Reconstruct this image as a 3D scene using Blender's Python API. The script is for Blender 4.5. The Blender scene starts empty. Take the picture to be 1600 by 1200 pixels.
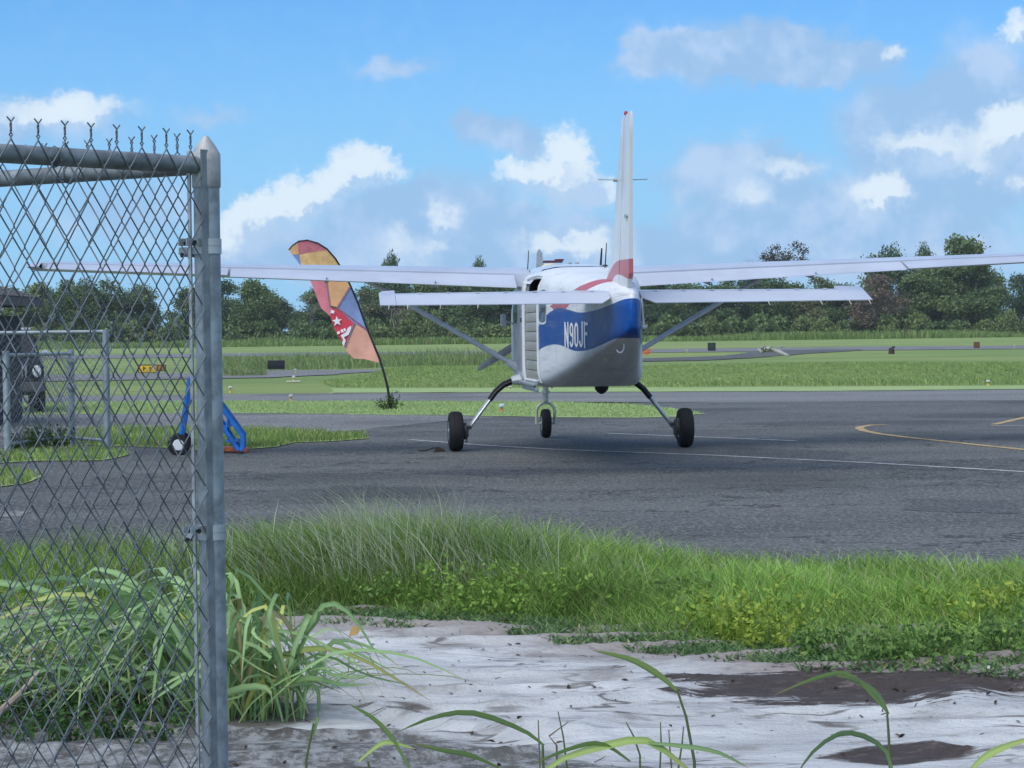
import bpy, bmesh, math, random
import numpy as np
from mathutils import Vector, Matrix, noise as mnoise

random.seed(7)
rng = np.random.default_rng(11)
R = math.radians
scene = bpy.context.scene
COL = scene.collection

# ------------------------------------------------------------------ camera
FPX, HC = 3441.0, 1.8                       # focal length in photo pixels, eye height
PIT, ROL = R(-1.33), R(0.72)
cam_d = bpy.data.cameras.new('camera')
cam = bpy.data.objects.new('camera', cam_d)
COL.objects.link(cam)
cam_d.sensor_width = 36.0
cam_d.lens = 36.0 * FPX / 1600.0
cam_d.clip_start, cam_d.clip_end = 0.1, 6000.0
cam.location = (0, 0, HC)
cam.rotation_euler = (Matrix.Rotation(math.pi / 2 + PIT, 3, 'X') @ Matrix.Rotation(-ROL, 3, 'Z')).to_euler()
scene.camera = cam
SUN_EL, SUN_AZ = R(54), R(216)              # azimuth clockwise from +Y (camera forward)
EXPOSURE = 0.5
SKY_STRENGTH = 0.10
SUN_STRENGTH = 2.0
SUN_ANGLE = R(60)

vs = scene.view_settings
vs.view_transform, vs.look = 'Standard', 'None'
vs.exposure, vs.gamma, vs.use_curve_mapping = EXPOSURE, 1.0, False


def ray(px, py):
    u, v = (px - 800) / FPX, (600 - py) / FPX
    cr, sr = math.cos(ROL), math.sin(ROL)
    x, z2 = u * cr + v * sr, -u * sr + v * cr
    cp, sp = math.cos(PIT), math.sin(PIT)
    return Vector((x, cp - z2 * sp, z2 * cp + sp))


def gnd(px, py, z=0.0):
    d = ray(px, py)
    return Vector((0, 0, HC)) + d * ((z - HC) / d.z)


def atd(px, py, dist):
    d = ray(px, py)
    return Vector((0, 0, HC)) + d * (dist / d.y)


# ------------------------------------------------------------------ world: sky and clouds by direction
world = bpy.data.worlds.new('World')
scene.world = world
world.use_nodes = True
nt = world.node_tree
nt.nodes.clear()


class NG:
    """small helper for node graphs"""
    def __init__(self, tree):
        self.t = tree

    def n(self, typ, **kw):
        nd = self.t.nodes.new(typ)
        for k, v in kw.items():
            setattr(nd, k, v)
        return nd

    def put(self, sock, val):
        if hasattr(val, 'links') or isinstance(val, bpy.types.NodeSocket):
            self.t.links.new(val, sock)
        else:
            sock.default_value = val

    def math(self, op, a, b=None, c=None, clamp=False):
        nd = self.n('ShaderNodeMath', operation=op, use_clamp=clamp)
        self.put(nd.inputs[0], a)
        if b is not None:
            self.put(nd.inputs[1], b)
        if c is not None:
            self.put(nd.inputs[2], c)
        return nd.outputs[0]

    def vmath(self, op, a, b=None, out=0):
        nd = self.n('ShaderNodeVectorMath', operation=op)
        self.put(nd.inputs[0], a)
        if b is not None:
            self.put(nd.inputs[1], b)
        return nd.outputs[out]

    def mix(self, fac, a, b, blend='MIX'):
        nd = self.n('ShaderNodeMix', data_type='RGBA', blend_type=blend)
        self.put(nd.inputs[0], fac)
        for s, v in ((nd.inputs[6], a), (nd.inputs[7], b)):
            self.put(s, (*v, 1.0) if isinstance(v, tuple) and len(v) == 3 else v)
        return nd.outputs[2]

    def noise(self, vec, scale, detail=4.0, rough=0.55, out=0, dist=0.0):
        nd = self.n('ShaderNodeTexNoise')
        if vec is not None:
            self.put(nd.inputs['Vector'], vec)
        nd.inputs['Scale'].default_value = scale
        nd.inputs['Detail'].default_value = detail
        nd.inputs['Roughness'].default_value = rough
        nd.inputs['Distortion'].default_value = dist
        return nd.outputs[out]

    def smooth(self, v, lo, hi, tlo=0.0, thi=1.0):
        nd = self.n('ShaderNodeMapRange', interpolation_type='SMOOTHSTEP')
        self.put(nd.inputs[0], v)
        for i, x in enumerate((lo, hi, tlo, thi)):
            self.put(nd.inputs[i + 1], x)
        return nd.outputs[0]

    def lin(self, v, lo, hi, tlo=0.0, thi=1.0):
        nd = self.n('ShaderNodeMapRange')
        self.put(nd.inputs[0], v)
        for i, x in enumerate((lo, hi, tlo, thi)):
            self.put(nd.inputs[i + 1], x)
        return nd.outputs[0]

    def sep(self, v):
        nd = self.n('ShaderNodeSeparateXYZ')
        self.put(nd.inputs[0], v)
        return nd.outputs

    def comb(self, x, y, z):
        nd = self.n('ShaderNodeCombineXYZ')
        for s, v in zip(nd.inputs, (x, y, z)):
            self.put(s, v)
        return nd.outputs[0]

    def curve(self, v, pts):
        nd = self.n('ShaderNodeFloatCurve')
        self.put(nd.inputs['Value'], v)
        c = nd.mapping.curves[0]
        nd.mapping.use_clip = False
        c.points[0].location, c.points[1].location = pts[0], pts[-1]
        for p in pts[1:-1]:
            c.points.new(*p)
        nd.mapping.update()
        return nd.outputs[0]


g = NG(nt)
sky = g.n('ShaderNodeTexSky', sky_type='NISHITA')
sky.sun_disc = False
sky.sun_elevation, sky.sun_rotation = SUN_EL, SUN_AZ
sky.air_density, sky.dust_density, sky.ozone_density = 1.0, 0.6, 2.0
tc = g.n('ShaderNodeTexCoord')
dirv = g.vmath('NORMALIZE', tc.outputs['Generated'])
dx, dy, dz = g.sep(dirv)
ysafe = g.math('MAXIMUM', dy, 0.2)
u = g.math('DIVIDE', dx, ysafe)
v = g.math('DIVIDE', dz, ysafe)
uv = g.comb(u, v, 0.0)
# billow distortion of the cloud outlines
ncol = g.noise(uv, 60.0, 6.0, 0.62, out=1)
nd1 = g.vmath('SCALE', g.vmath('SUBTRACT', ncol, (0.5, 0.5, 0.5)))
nd1.node.inputs['Scale'].default_value = 0.024
ncol2 = g.noise(uv, 14.0, 2.0, 0.5, out=1)
nd2 = g.vmath('SCALE', g.vmath('SUBTRACT', ncol2, (0.5, 0.5, 0.5)))
nd2.node.inputs['Scale'].default_value = 0.016
ncol3 = g.noise(uv, 190.0, 3.0, 0.6, out=1)
nd3 = g.vmath('SCALE', g.vmath('SUBTRACT', ncol3, (0.5, 0.5, 0.5)))
nd3.node.inputs['Scale'].default_value = 0.009
uvd = g.vmath('ADD', g.vmath('ADD', g.vmath('ADD', uv, nd1), nd2), nd3)


def blob_field(blobs, vec, ext=1.0):
    out = None
    for (px, py, rx, ry, w) in blobs:
        d = ray(px, py)
        c = (d.x / d.y, d.z / d.y, 0.0)
        q = g.vmath('MULTIPLY', g.vmath('SUBTRACT', vec, c), (FPX / rx, FPX / ry, 0.0))
        ln = g.vmath('LENGTH', q, out=1)
        f = g.smooth(ln, ext, 0.0, 0.0, w)
        out = f if out is None else g.math('ADD', out, f)
    return g.math('MINIMUM', out, 1.3)


WHITE = [(556, 262, 62, 46, .9), (606, 270, 46, 30, .6), (520, 290, 60, 40, .6), (470, 305, 70, 42, .8), (430, 325, 70, 44, .6), (388, 325, 60, 40, .8), (360, 360, 80, 50, .7),
         (420, 365, 90, 40, .5), (350, 400, 90, 34, .45),
         (897, 240, 50, 62, 1.05), (880, 262, 62, 50, .8), (840, 285, 70, 44, .7), (800, 275, 46, 30, .6), (905, 285, 70, 46, .7), (885, 318, 70, 30, .5), (945, 305, 50, 36, .45),
         (905, 375, 75, 42, .75), (840, 375, 50, 34, .55), (690, 338, 48, 34, .6), (625, 378, 38, 30, .45), (680, 385, 40, 26, .45),
         (1560, 212, 62, 60, .95), (1600, 200, 60, 50, .9), (1592, 50, 40, 42, .9), (1470, 232, 80, 40, .62), (1400, 235, 60, 34, .5),
         (1385, 290, 62, 46, .66), (1380, 305, 90, 36, .5), (1530, 265, 60, 30, .6), (1590, 290, 50, 34, .6), (1398, 88, 30, 30, .55),
         (60, 180, 130, 44, .62), (150, 178, 110, 36, .5), (1165, 312, 70, 34, .45), (1230, 258, 90, 40, .5)]
GREY = [(1080, 90, 150, 66, .9), (1020, 75, 70, 60, .8), (1190, 75, 110, 72, 1.0), (1260, 80, 110, 72, .9), (1340, 95, 110, 50, .8),
        (1420, 190, 160, 90, .8), (1530, 130, 120, 110, .75), (1570, 230, 150, 120, .9), (1450, 270, 200, 90, .8),
        (1180, 260, 150, 64, .85), (1100, 280, 120, 60, .5), (1200, 330, 200, 70, .7), (1400, 350, 300, 90, .7), (1100, 380, 260, 60, .5),
        (610, 108, 100, 28, .40), (780, 210, 95, 50, .55), (740, 190, 60, 34, .4), (830, 235, 60, 44, .35),
        (600, 345, 170, 76, .85), (700, 330, 170, 80, .75), (460, 390, 170, 60, .7), (760, 370, 220, 70, .6), (900, 380, 180, 70, .6),
        (60, 190, 220, 60, .5), (330, 185, 90, 30, .3), (620, 400, 420, 50, .5), (1300, 410, 500, 60, .5), (200, 330, 240, 80, .35)]
fw = blob_field(WHITE, uvd, 1.12)
uvs = g.vmath('ADD', uv, nd2)
fgr = g.math('MINIMUM', blob_field(GREY, g.vmath('ADD', uvs, nd1), 1.0), 1.0)
# unseen sky: broken cumulus by direction on a flat layer, widened for more light
zsafe = g.math('ADD', g.math('MAXIMUM', dz, 0.0), 0.12)
plane = g.comb(g.math('DIVIDE', dx, zsafe), g.math('DIVIDE', dy, zsafe), 0.0)
gen = g.smooth(g.noise(plane, 1.1, 6.0, 0.58), 0.46, 0.64)
gen2 = g.smooth(g.noise(plane, 0.5, 4.0, 0.55), 0.45, 0.65)
edge_u = g.smooth(g.math('ABSOLUTE', u), 0.25, 0.42)
edge_v = g.smooth(v, 0.19, 0.32)
behind = g.smooth(dy, 0.45, 0.2)
off = g.math('MAXIMUM', g.math('MAXIMUM', edge_u, edge_v), behind)
fine = g.noise(uv, 90.0, 5.0, 0.6)
a_w = g.smooth(g.math('ADD', fw, g.math('MULTIPLY', g.math('SUBTRACT', fine, 0.5), 0.46)), 0.02, 0.58)
a_g = g.smooth(g.math('ADD', fgr, g.math('MULTIPLY', g.math('SUBTRACT', fine, 0.5), 0.22)), -0.06, 0.46)
# light and dark inside a cloud: tops lean to white, bases to blue grey
fw_dn = blob_field(WHITE, g.vmath('ADD', uvd, (-0.003, 0.0085, 0.0)), 1.12)
med = g.noise(uv, 42.0, 5.0, 0.62)
lit = g.smooth(g.math('ADD', g.math('SUBTRACT', fw, fw_dn), g.math('MULTIPLY', g.math('SUBTRACT', med, 0.5), 1.3)), -0.30, 0.34)
TINT = (0.315, 0.68, 1.09)
skyc = g.mix(1.0, sky.outputs['Color'], TINT, 'MULTIPLY')
k = 0.72 / SKY_STRENGTH
skyc = g.mix(g.smooth(dz, 0.21, -0.02, 0.0, 0.95), skyc, (0.33 * k, 0.63 * k, 0.94 * k))
GREYC = (0.34 * k, 0.54 * k, 0.82 * k)
WLO = (0.46 * k, 0.64 * k, 0.88 * k)
WHI = (0.74 * k, 0.86 * k, 0.97 * k)
GREYL = (0.50 * k, 0.66 * k, 0.90 * k)
gcol = g.mix(g.smooth(g.math('ADD', g.noise(uvs, 22.0, 4.0, 0.6), g.math('MULTIPLY', g.math('SUBTRACT', med, 0.5), 0.4)), 0.42, 0.66), GREYC, GREYL)
col = g.mix(g.math('MULTIPLY', a_g, 0.88), skyc, gcol)
wcol = g.mix(lit, WLO, WHI)
wamt = g.math('MULTIPLY', a_w, g.lin(fw, 0.1, 0.8, 0.40, 0.96))
col = g.mix(wamt, col, wcol)
col = g.mix(g.math('MULTIPLY', g.math('MULTIPLY', gen2, off), 0.6), col, GREYC)
col = g.mix(g.math('MULTIPLY', g.math('MULTIPLY', gen, off), 0.85), col, (0.70 * k, 0.80 * k, 0.90 * k))
bg = g.n('ShaderNodeBackground')
g.put(bg.inputs['Color'], col)
bg.inputs['Strength'].default_value = SKY_STRENGTH
wo = g.n('ShaderNodeOutputWorld')
nt.links.new(bg.outputs[0], wo.inputs[0])

sun_d = bpy.data.lights.new('sun', 'SUN')
sun_d.energy, sun_d.angle, sun_d.color = SUN_STRENGTH, SUN_ANGLE, (1.0, 0.95, 0.84)
sun = bpy.data.objects.new('sun', sun_d)
COL.objects.link(sun)
sdir = Vector((math.sin(SUN_AZ) * math.cos(SUN_EL), math.cos(SUN_AZ) * math.cos(SUN_EL), math.sin(SUN_EL)))
sun.rotation_euler = sdir.to_track_quat('Z', 'Y').to_euler()


# ------------------------------------------------------------------ helpers
def tag(o, label=None, cat=None, group=None, kind=None):
    for kk, vv in (('label', label), ('category', cat), ('group', group), ('kind', kind)):
        if vv:
            o[kk] = vv
    return o


def empty(name, loc=(0, 0, 0), rz=0.0, label=None, cat=None, group=None):
    o = bpy.data.objects.new(name, None)
    COL.objects.link(o)
    o.location, o.rotation_euler = loc, (0, 0, rz)
    o.empty_display_size = 0.2
    return tag(o, label, cat, group)


def link(name, me, parent=None, kind=None):
    o = bpy.data.objects.new(name, me)
    COL.objects.link(o)
    if parent is not None:
        o.parent = parent
    if kind:
        o['kind'] = kind
    return o


class MB:
    """collects simple shapes into one mesh"""
    def __init__(self):
        self.v, self.f, self.m = [], [], []
        self.mi = 0

    def add(self, vs_, fs_):
        b = len(self.v)
        self.v += [tuple(x) for x in vs_]
        self.f += [tuple(i + b for i in f) for f in fs_]
        self.m += [self.mi] * len(fs_)
        return self

    def box(self, c, s, rot=None, bev=0.0):
        hx, hy, hz = s[0] / 2, s[1] / 2, s[2] / 2
        if bev <= 0:
            vs_ = [Vector((x, y, z)) for x in (-hx, hx) for y in (-hy, hy) for z in (-hz, hz)]
            fs_ = [(0, 1, 3, 2), (4, 6, 7, 5), (0, 4, 5, 1), (2, 3, 7, 6), (0, 2, 6, 4), (1, 5, 7, 3)]
        else:
            bm = bmesh.new()
            bmesh.ops.create_cube(bm, size=1.0)
            for vv in bm.verts:
                vv.co = Vector((vv.co.x * s[0], vv.co.y * s[1], vv.co.z * s[2]))
            bmesh.ops.bevel(bm, geom=bm.edges[:], offset=bev, segments=2, affect='EDGES', profile=0.6)
            bm.verts.index_update()
            vs_ = [vv.co.copy() for vv in bm.verts]
            fs_ = [tuple(vv.index for vv in f.verts) for f in bm.faces]
            bm.free()
        if rot is not None:
            vs_ = [rot @ q for q in vs_]
        return self.add([q + Vector(c) for q in vs_], fs_)

    def tube(self, pts, rad, seg=8, cap=True, flat=None):
        pts = [Vector(p) for p in pts]
        n = len(pts)
        rads = rad if hasattr(rad, '__len__') else [rad] * n
        vs_, fs_ = [], []
        up = None
        for i, p in enumerate(pts):
            t = (pts[min(i + 1, n - 1)] - pts[max(i - 1, 0)]).normalized()
            if up is None:
                up = t.orthogonal().normalized() if flat is None else Vector(flat[0])
            a = (up - t * up.dot(t)).normalized()
            b = t.cross(a)
            up = a
            for s in range(seg):
                an = 2 * math.pi * s / seg
                sx = 1.0 if flat is None else flat[1]
                vs_.append(p + (a * math.cos(an) * sx + b * math.sin(an)) * rads[i])
        for i in range(n - 1):
            for s in range(seg):
                s2 = (s + 1) % seg
                fs_.append((i * seg + s, i * seg + s2, (i + 1) * seg + s2, (i + 1) * seg + s))
        if cap:
            fs_.append(tuple(range(seg - 1, -1, -1)))
            fs_.append(tuple((n - 1) * seg + s for s in range(seg)))
        return self.add(vs_, fs_)

    def lathe(self, prof, seg=24, axis='Z', c=(0, 0, 0)):
        """prof: (radius, height) pairs"""
        vs_, fs_ = [], []
        for (r, h) in prof:
            for s in range(seg):
                an = 2 * math.pi * s / seg
                p = (r * math.cos(an), r * math.sin(an), h)
                if axis == 'X':
                    p = (h, p[0], p[1])
                elif axis == 'Y':
                    p = (p[0], h, p[1])
                vs_.append(Vector(p) + Vector(c))
        for i in range(len(prof) - 1):
            for s in range(seg):
                s2 = (s + 1) % seg
                fs_.append((i * seg + s, i * seg + s2, (i + 1) * seg + s2, (i + 1) * seg + s))
        fs_.append(tuple(range(seg - 1, -1, -1)))
        fs_.append(tuple((len(prof) - 1) * seg + s for s in range(seg)))
        return self.add(vs_, fs_)

    def prism(self, poly, y0, y1):
        """poly: (x, z) outline extruded along y"""
        n = len(poly)
        vs_ = [(x, y0, z) for x, z in poly] + [(x, y1, z) for x, z in poly]
        fs_ = [tuple(range(n)), tuple(range(2 * n - 1, n - 1, -1))]
        fs_ += [(i, i + n, (i + 1) % n + n, (i + 1) % n) for i in range(n)]
        return self.add(vs_, fs_)

    def build(self, name, mats, parent=None, smooth=True, kind=None, angle=40):
        me = bpy.data.meshes.new(name)
        me.from_pydata(self.v, [], self.f)
        bm = bmesh.new()
        bm.from_mesh(me)
        bmesh.ops.recalc_face_normals(bm, faces=bm.faces)
        bm.to_mesh(me)
        bm.free()
        if not isinstance(mats, (list, tuple)):
            mats = [mats]
        for m_ in mats:
            me.materials.append(m_)
        me.polygons.foreach_set('material_index', self.m)
        if smooth:
            me.polygons.foreach_set('use_smooth', [True] * len(me.polygons))
            me.set_sharp_from_angle(angle=R(angle))
        me.update()
        return link(name, me, parent, kind)


def fast_mesh(name, verts, polys, tint=None, mat=None, smooth=False):
    """verts (N,3); polys: list of (M,k) index arrays"""
    me = bpy.data.meshes.new(name)
    me.vertices.add(len(verts))
    me.vertices.foreach_set('co', np.asarray(verts, np.float32).ravel())
    loops = np.concatenate([p.ravel() for p in polys]).astype(np.int32)
    tot = np.concatenate([np.full(len(p), p.shape[1], np.int32) for p in polys])
    start = np.concatenate([[0], np.cumsum(tot)[:-1]]).astype(np.int32)
    me.loops.add(len(loops))
    me.loops.foreach_set('vertex_index', loops)
    me.polygons.add(len(tot))
    me.polygons.foreach_set('loop_start', start)
    me.polygons.foreach_set('loop_total', tot)
    if tint is not None:
        a = me.attributes.new('tint', 'FLOAT_COLOR', 'POINT')
        c = np.ones((len(verts), 4), np.float32)
        c[:, :3] = tint
        a.data.foreach_set('color', c.ravel())
    if smooth:
        me.polygons.foreach_set('use_smooth', np.ones(len(tot), bool))
    me.update(calc_edges=True)
    me.validate()
    if mat:
        me.materials.append(mat)
    return me


# ------------------------------------------------------------------ materials
def new_mat(name):
    m = bpy.data.materials.new(name)
    m.use_nodes = True
    gg = NG(m.node_tree)
    b = m.node_tree.nodes['Principled BSDF']
    return m, gg, b


def M(name, col, rough=0.5, metal=0.0, var=0.12, scale=6.0, bump=0.0, bscale=40.0, spec=0.5, coat=0.0):
    m, gg, b = new_mat(name)
    t = gg.n('ShaderNodeTexCoord')
    nz = gg.noise(t.outputs['Object'], scale, 5.0, 0.6)
    lo = tuple(max(0, c * (1 - var * 1.6)) for c in col)
    hi = tuple(min(1, c * (1 + var)) for c in col)
    gg.put(b.inputs['Base Color'], gg.mix(gg.smooth(nz, 0.3, 0.7), lo, hi))
    gg.put(b.inputs['Roughness'], gg.lin(nz, 0.3, 0.7, max(0.02, rough - 0.06), min(1, rough + 0.08)))
    b.inputs['Metallic'].default_value = metal
    b.inputs['Specular IOR Level'].default_value = spec
    b.inputs['Coat Weight'].default_value = coat
    if bump:
        bp = gg.n('ShaderNodeBump')
        bp.inputs['Strength'].default_value = bump
        bp.inputs['Distance'].default_value = 0.01
        gg.put(bp.inputs['Height'], gg.noise(t.outputs['Object'], bscale, 5.0, 0.65))
        gg.put(b.inputs['Normal'], bp.outputs[0])
    return m


def leaf_mat(name, base, rough=0.55, trans=0.25):
    m, gg, b = new_mat(name)
    a = gg.n('ShaderNodeAttribute', attribute_name='tint')
    c = gg.mix(1.0, base, a.outputs['Color'], 'MULTIPLY')
    gg.put(b.inputs['Base Color'], c)
    b.inputs['Roughness'].default_value = rough
    b.inputs['Specular IOR Level'].default_value = 0.25
    tr = gg.n('ShaderNodeBsdfTranslucent')
    gg.put(tr.inputs['Color'], c)
    mx = gg.n('ShaderNodeMixShader')
    mx.inputs[0].default_value = trans
    gg.t.links.new(b.outputs[0], mx.inputs[1])
    gg.t.links.new(tr.outputs[0], mx.inputs[2])
    out = [n for n in gg.t.nodes if n.type == 'OUTPUT_MATERIAL'][0]
    gg.t.links.new(mx.outputs[0], out.inputs[0])
    return m


WHITE_PAINT = M('white_paint', (0.78, 0.79, 0.80), 0.28, var=0.03, scale=2.0, coat=0.3)
DARK_RUBBER = M('rubber', (0.011, 0.011, 0.014), 0.8, var=0.3, bump=0.3, bscale=60)
BLACK = M('black_paint', (0.012, 0.012, 0.014), 0.45)
GALV = M('galvanised_steel', (0.36, 0.40, 0.43), 0.5, metal=0.45, var=0.14, scale=12, bump=0.05, bscale=150)
WIRE = M('galvanised_wire', (0.15, 0.175, 0.20), 0.6, metal=0.3, var=0.2, scale=30)
CHROME = M('polished_steel', (0.72, 0.74, 0.76), 0.28, metal=0.6, var=0.06)
GREYMETAL = M('grey_metal', (0.42, 0.44, 0.45), 0.4, metal=0.4)
GLASS = M('dark_glass', (0.02, 0.03, 0.035), 0.08, var=0.1, spec=0.8)
RED = M('red_paint', (0.45, 0.03, 0.04), 0.35)
BLUE = M('blue_paint', (0.02, 0.16, 0.55), 0.4, var=0.15)
ORANGE = M('orange_paint', (0.62, 0.17, 0.06), 0.55, var=0.2)
YELLOW = M('yellow_paint', (0.75, 0.47, 0.03), 0.5, var=0.15)
BARK = M('bark', (0.16, 0.13, 0.10), 0.9, var=0.3, scale=3, bump=0.4, bscale=10)
DEADWOOD = M('dead_wood', (0.36, 0.29, 0.22), 0.9, var=0.25, scale=8)


# ------------------------------------------------------------------ setting: ground, pavements, markings
def ground_mat(name, cols, scales, rough=0.95, bump=0.3, bscale=8.0, bdist=0.05, stretch=(1, 1, 1)):
    m, gg, b = new_mat(name)
    t = gg.n('ShaderNodeTexCoord')
    vec = gg.vmath('MULTIPLY', t.outputs['Object'], stretch)
    c = cols[0]
    for cc, (sc, lo, hi) in zip(cols[1:], scales):
        c = gg.mix(gg.smooth(gg.noise(vec, sc, 6.0, 0.6), lo, hi), c, cc)
    gg.put(b.inputs['Base Color'], c)
    b.inputs['Roughness'].default_value = rough
    b.inputs['Specular IOR Level'].default_value = 0.2
    bp = gg.n('ShaderNodeBump')
    bp.inputs['Strength'].default_value = bump
    bp.inputs['Distance'].default_value = bdist
    gg.put(bp.inputs['Height'], gg.noise(vec, bscale, 6.0, 0.7))
    gg.put(b.inputs['Normal'], bp.outputs[0])
    return m, gg, b, t


FIELD, _, _, _ = ground_mat('field_grass', [(0.24, 0.335, 0.115), (0.32, 0.39, 0.14), (0.17, 0.25, 0.085), (0.37, 0.38, 0.18)],
                            [(0.09, 0.42, 0.6), (0.25, 0.55, 0.75), (0.03, 0.56, 0.7)], bump=0.9, bscale=5.0, bdist=0.25, stretch=(0.45, 1, 1))
MOWN, _, _, _ = ground_mat('mown_grass', [(0.32, 0.44, 0.18), (0.37, 0.47, 0.20), (0.23, 0.33, 0.12)],
                           [(0.4, 0.4, 0.62), (1.7, 0.56, 0.72)], bump=0.7, bscale=9.0, bdist=0.08)
DIRT, _, _, _ = ground_mat('bare_dirt', [(0.060, 0.045, 0.034), (0.10, 0.08, 0.062), (0.03, 0.024, 0.018)],
                           [(2.0, 0.45, 0.65), (7.0, 0.55, 0.7)], bump=0.9, bscale=25, bdist=0.04)


def asphalt_mat(name, base, light, crack=True):
    m, gg, b = new_mat(name)
    t = gg.n('ShaderNodeTexCoord')
    o = t.outputs['Object']
    st = gg.vmath('MULTIPLY', o, (0.16, 1.0, 1.0))
    c = gg.mix(gg.smooth(gg.noise(st, 0.42, 5.0, 0.6), 0.38, 0.66), base, light)
    c = gg.mix(gg.math('MULTIPLY', gg.smooth(gg.noise(o, 1.1, 6.0, 0.7), 0.52, 0.75), 0.55), c, tuple(x * 0.55 for x in base))
    sp = gg.noise(gg.vmath('MULTIPLY', o, (1, .45, 1)), 26.0, 5.0, 0.85)
    c = gg.mix(gg.smooth(sp, 0.50, 0.66, 0.0, 0.8), c, tuple(min(1, x * 2.5) for x in light))
    c = gg.mix(gg.smooth(sp, 0.49, 0.36, 0.0, 0.75), c, tuple(x * 0.35 for x in base))
    # oil drips and rubber scuffs
    vs2 = gg.n('ShaderNodeTexVoronoi')
    gg.put(vs2.inputs['Vector'], gg.vmath('ADD', o, gg.vmath('SCALE', gg.noise(o, 2.5, 4, .6, out=1))))
    vs2.inputs['Scale'].default_value = 0.22
    c = gg.mix(gg.smooth(vs2.outputs['Distance'], 0.42, 0.16, 0.0, 0.45), c, tuple(x * 0.45 for x in base))
    if crack:
        vo = gg.n('ShaderNodeTexVoronoi', feature='DISTANCE_TO_EDGE')
        gg.put(vo.inputs['Vector'], gg.vmath('ADD', gg.vmath('MULTIPLY', o, (0.10, 0.34, 1)), gg.vmath('SCALE', gg.noise(o, 0.8, 5, .6, out=1))))
        vo.inputs['Scale'].default_value = 1.0
        ck = gg.smooth(vo.outputs['Distance'], 0.016, 0.002, 0.0, 0.9)
        c = gg.mix(ck, c, tuple(x * 0.35 for x in base))
    gg.put(b.inputs['Base Color'], c)
    b.inputs['Roughness'].default_value = 0.82
    b.inputs['Specular IOR Level'].default_value = 0.35
    bp = gg.n('ShaderNodeBump')
    bp.inputs['Strength'].default_value = 0.6
    bp.inputs['Distance'].default_value = 0.012
    gg.put(bp.inputs['Height'], gg.noise(o, 70.0, 4.0, 0.7))
    gg.put(b.inputs['Normal'], bp.outputs[0])
    return m


ASPHALT = asphalt_mat('asphalt', (0.084, 0.087, 0.083), (0.130, 0.133, 0.127))
PATCH = asphalt_mat('patch_asphalt', (0.068, 0.071, 0.070), (0.098, 0.101, 0.099), crack=False)
PALE_ASPHALT = asphalt_mat('pale_asphalt', (0.16, 0.16, 0.155), (0.21, 0.21, 0.205), crack=False)


def paint_mat(name, col):
    m, gg, b = new_mat(name)
    t = gg.n('ShaderNodeTexCoord')
    w = gg.smooth(gg.noise(t.outputs['Object'], 3.0, 6.0, 0.75), 0.42, 0.62)
    w2 = gg.smooth(gg.noise(t.outputs['Object'], 40.0, 3.0, 0.7), 0.4, 0.6)
    gg.put(b.inputs['Base Color'], gg.mix(gg.math('MULTIPLY', gg.math('ADD', w, w2), 0.35), col, (0.07, 0.075, 0.08)))
    b.inputs['Roughness'].default_value = 0.8
    return m


LINE_WHITE = paint_mat('worn_white_line', (0.66, 0.66, 0.64))
LINE_YELLOW = paint_mat('worn_yellow_line', (0.60, 0.42, 0.17))


def sheet(name, pts, z, mat, sub=0.0, kind='structure'):
    """a flat polygon lying at height z; sub > 0 roughens its outline"""
    pp = [Vector((p[0], p[1])) for p in pts]
    if sub:
        out = []
        for i, p in enumerate(pp):
            q = pp[(i + 1) % len(pp)]
            n = max(1, min(60, int((q - p).length / sub)))
            for k_ in range(n):
                w_ = p.lerp(q, k_ / n)
                a_ = mnoise.noise_vector(Vector((w_.x * 1.7, w_.y * 1.7, 3.1)))
                out.append(w_ + Vector((a_.x, a_.y)) * sub * 0.45)
        pp = out
    bm = bmesh.new()
    f = bm.faces.new([bm.verts.new((p.x, p.y, z)) for p in pp])
    if f.calc_area() and f.normal.z < 0:
        f.normal_flip()
    bm.normal_update()
    if f.normal.z < 0:
        f.normal_flip()
    bmesh.ops.triangulate(bm, faces=[f])
    me = bpy.data.meshes.new(name)
    bm.to_mesh(me)
    bm.free()
    me.materials.append(mat)
    return link(name, me, None, kind)


def pxs(*pts):
    return [gnd(*p).xy for p in pts]


sheet('ground', [(-2000, -150), (2000, -150), (2000, 2600), (-2000, 2600)], -0.03, FIELD)
# bands of pavement, far to near
sheet('runway', pxs((-500, 568), (450, 556.5), (800, 553.0), (1340, 547.5), (2100, 540.0), (2100, 536.0), (1340, 541.5), (800, 548.0), (450, 551.0), (-500, 561)), 0.004, PALE_ASPHALT)
sheet('taxiway_link', pxs((985, 565), (1100, 563), (1185, 558.5), (1260, 552.5), (1345, 547.6), (1345, 545.5), (1190, 547.5), (1130, 556), (1000, 560)), 0.008, ASPHALT, 1.5)
sheet('service_road', pxs((-400, 604), (340, 591), (430, 589.5), (520, 585), (600, 579.5), (600, 577), (430, 578.5), (340, 582), (-400, 592)), 0.004, PALE_ASPHALT, 1.5)
sheet('taxiway', pxs((-500, 640), (340, 627.5), (870, 628), (1100, 629), (1300, 627.5), (2100, 621), (2100, 603), (1300, 611.5), (800, 613.5), (450, 615), (-500, 626)), 0.004, PALE_ASPHALT, 0.6)
ap = pxs((2400, 619), (1300, 627.5), (1000, 630), (870, 640), (600, 652), (-600, 668))
apron_pts = [tuple(p) for p in ap] + [(-30, 20), (-30, 15.7), (-6, 16.3), (0, 16.2), (6, 15.4), (30, 15.0), (45, 20)]
sheet('apron', apron_pts, 0.008, ASPHALT)
sheet('grass_island', pxs((-300, 653), (340, 645.5), (700, 650), (870, 652.5), (1000, 653.5), (1075, 652), (1102, 647), (1062, 640), (990, 633.5), (870, 629.5), (340, 628), (-300, 636)), 0.016, MOWN, 0.5)
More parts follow.
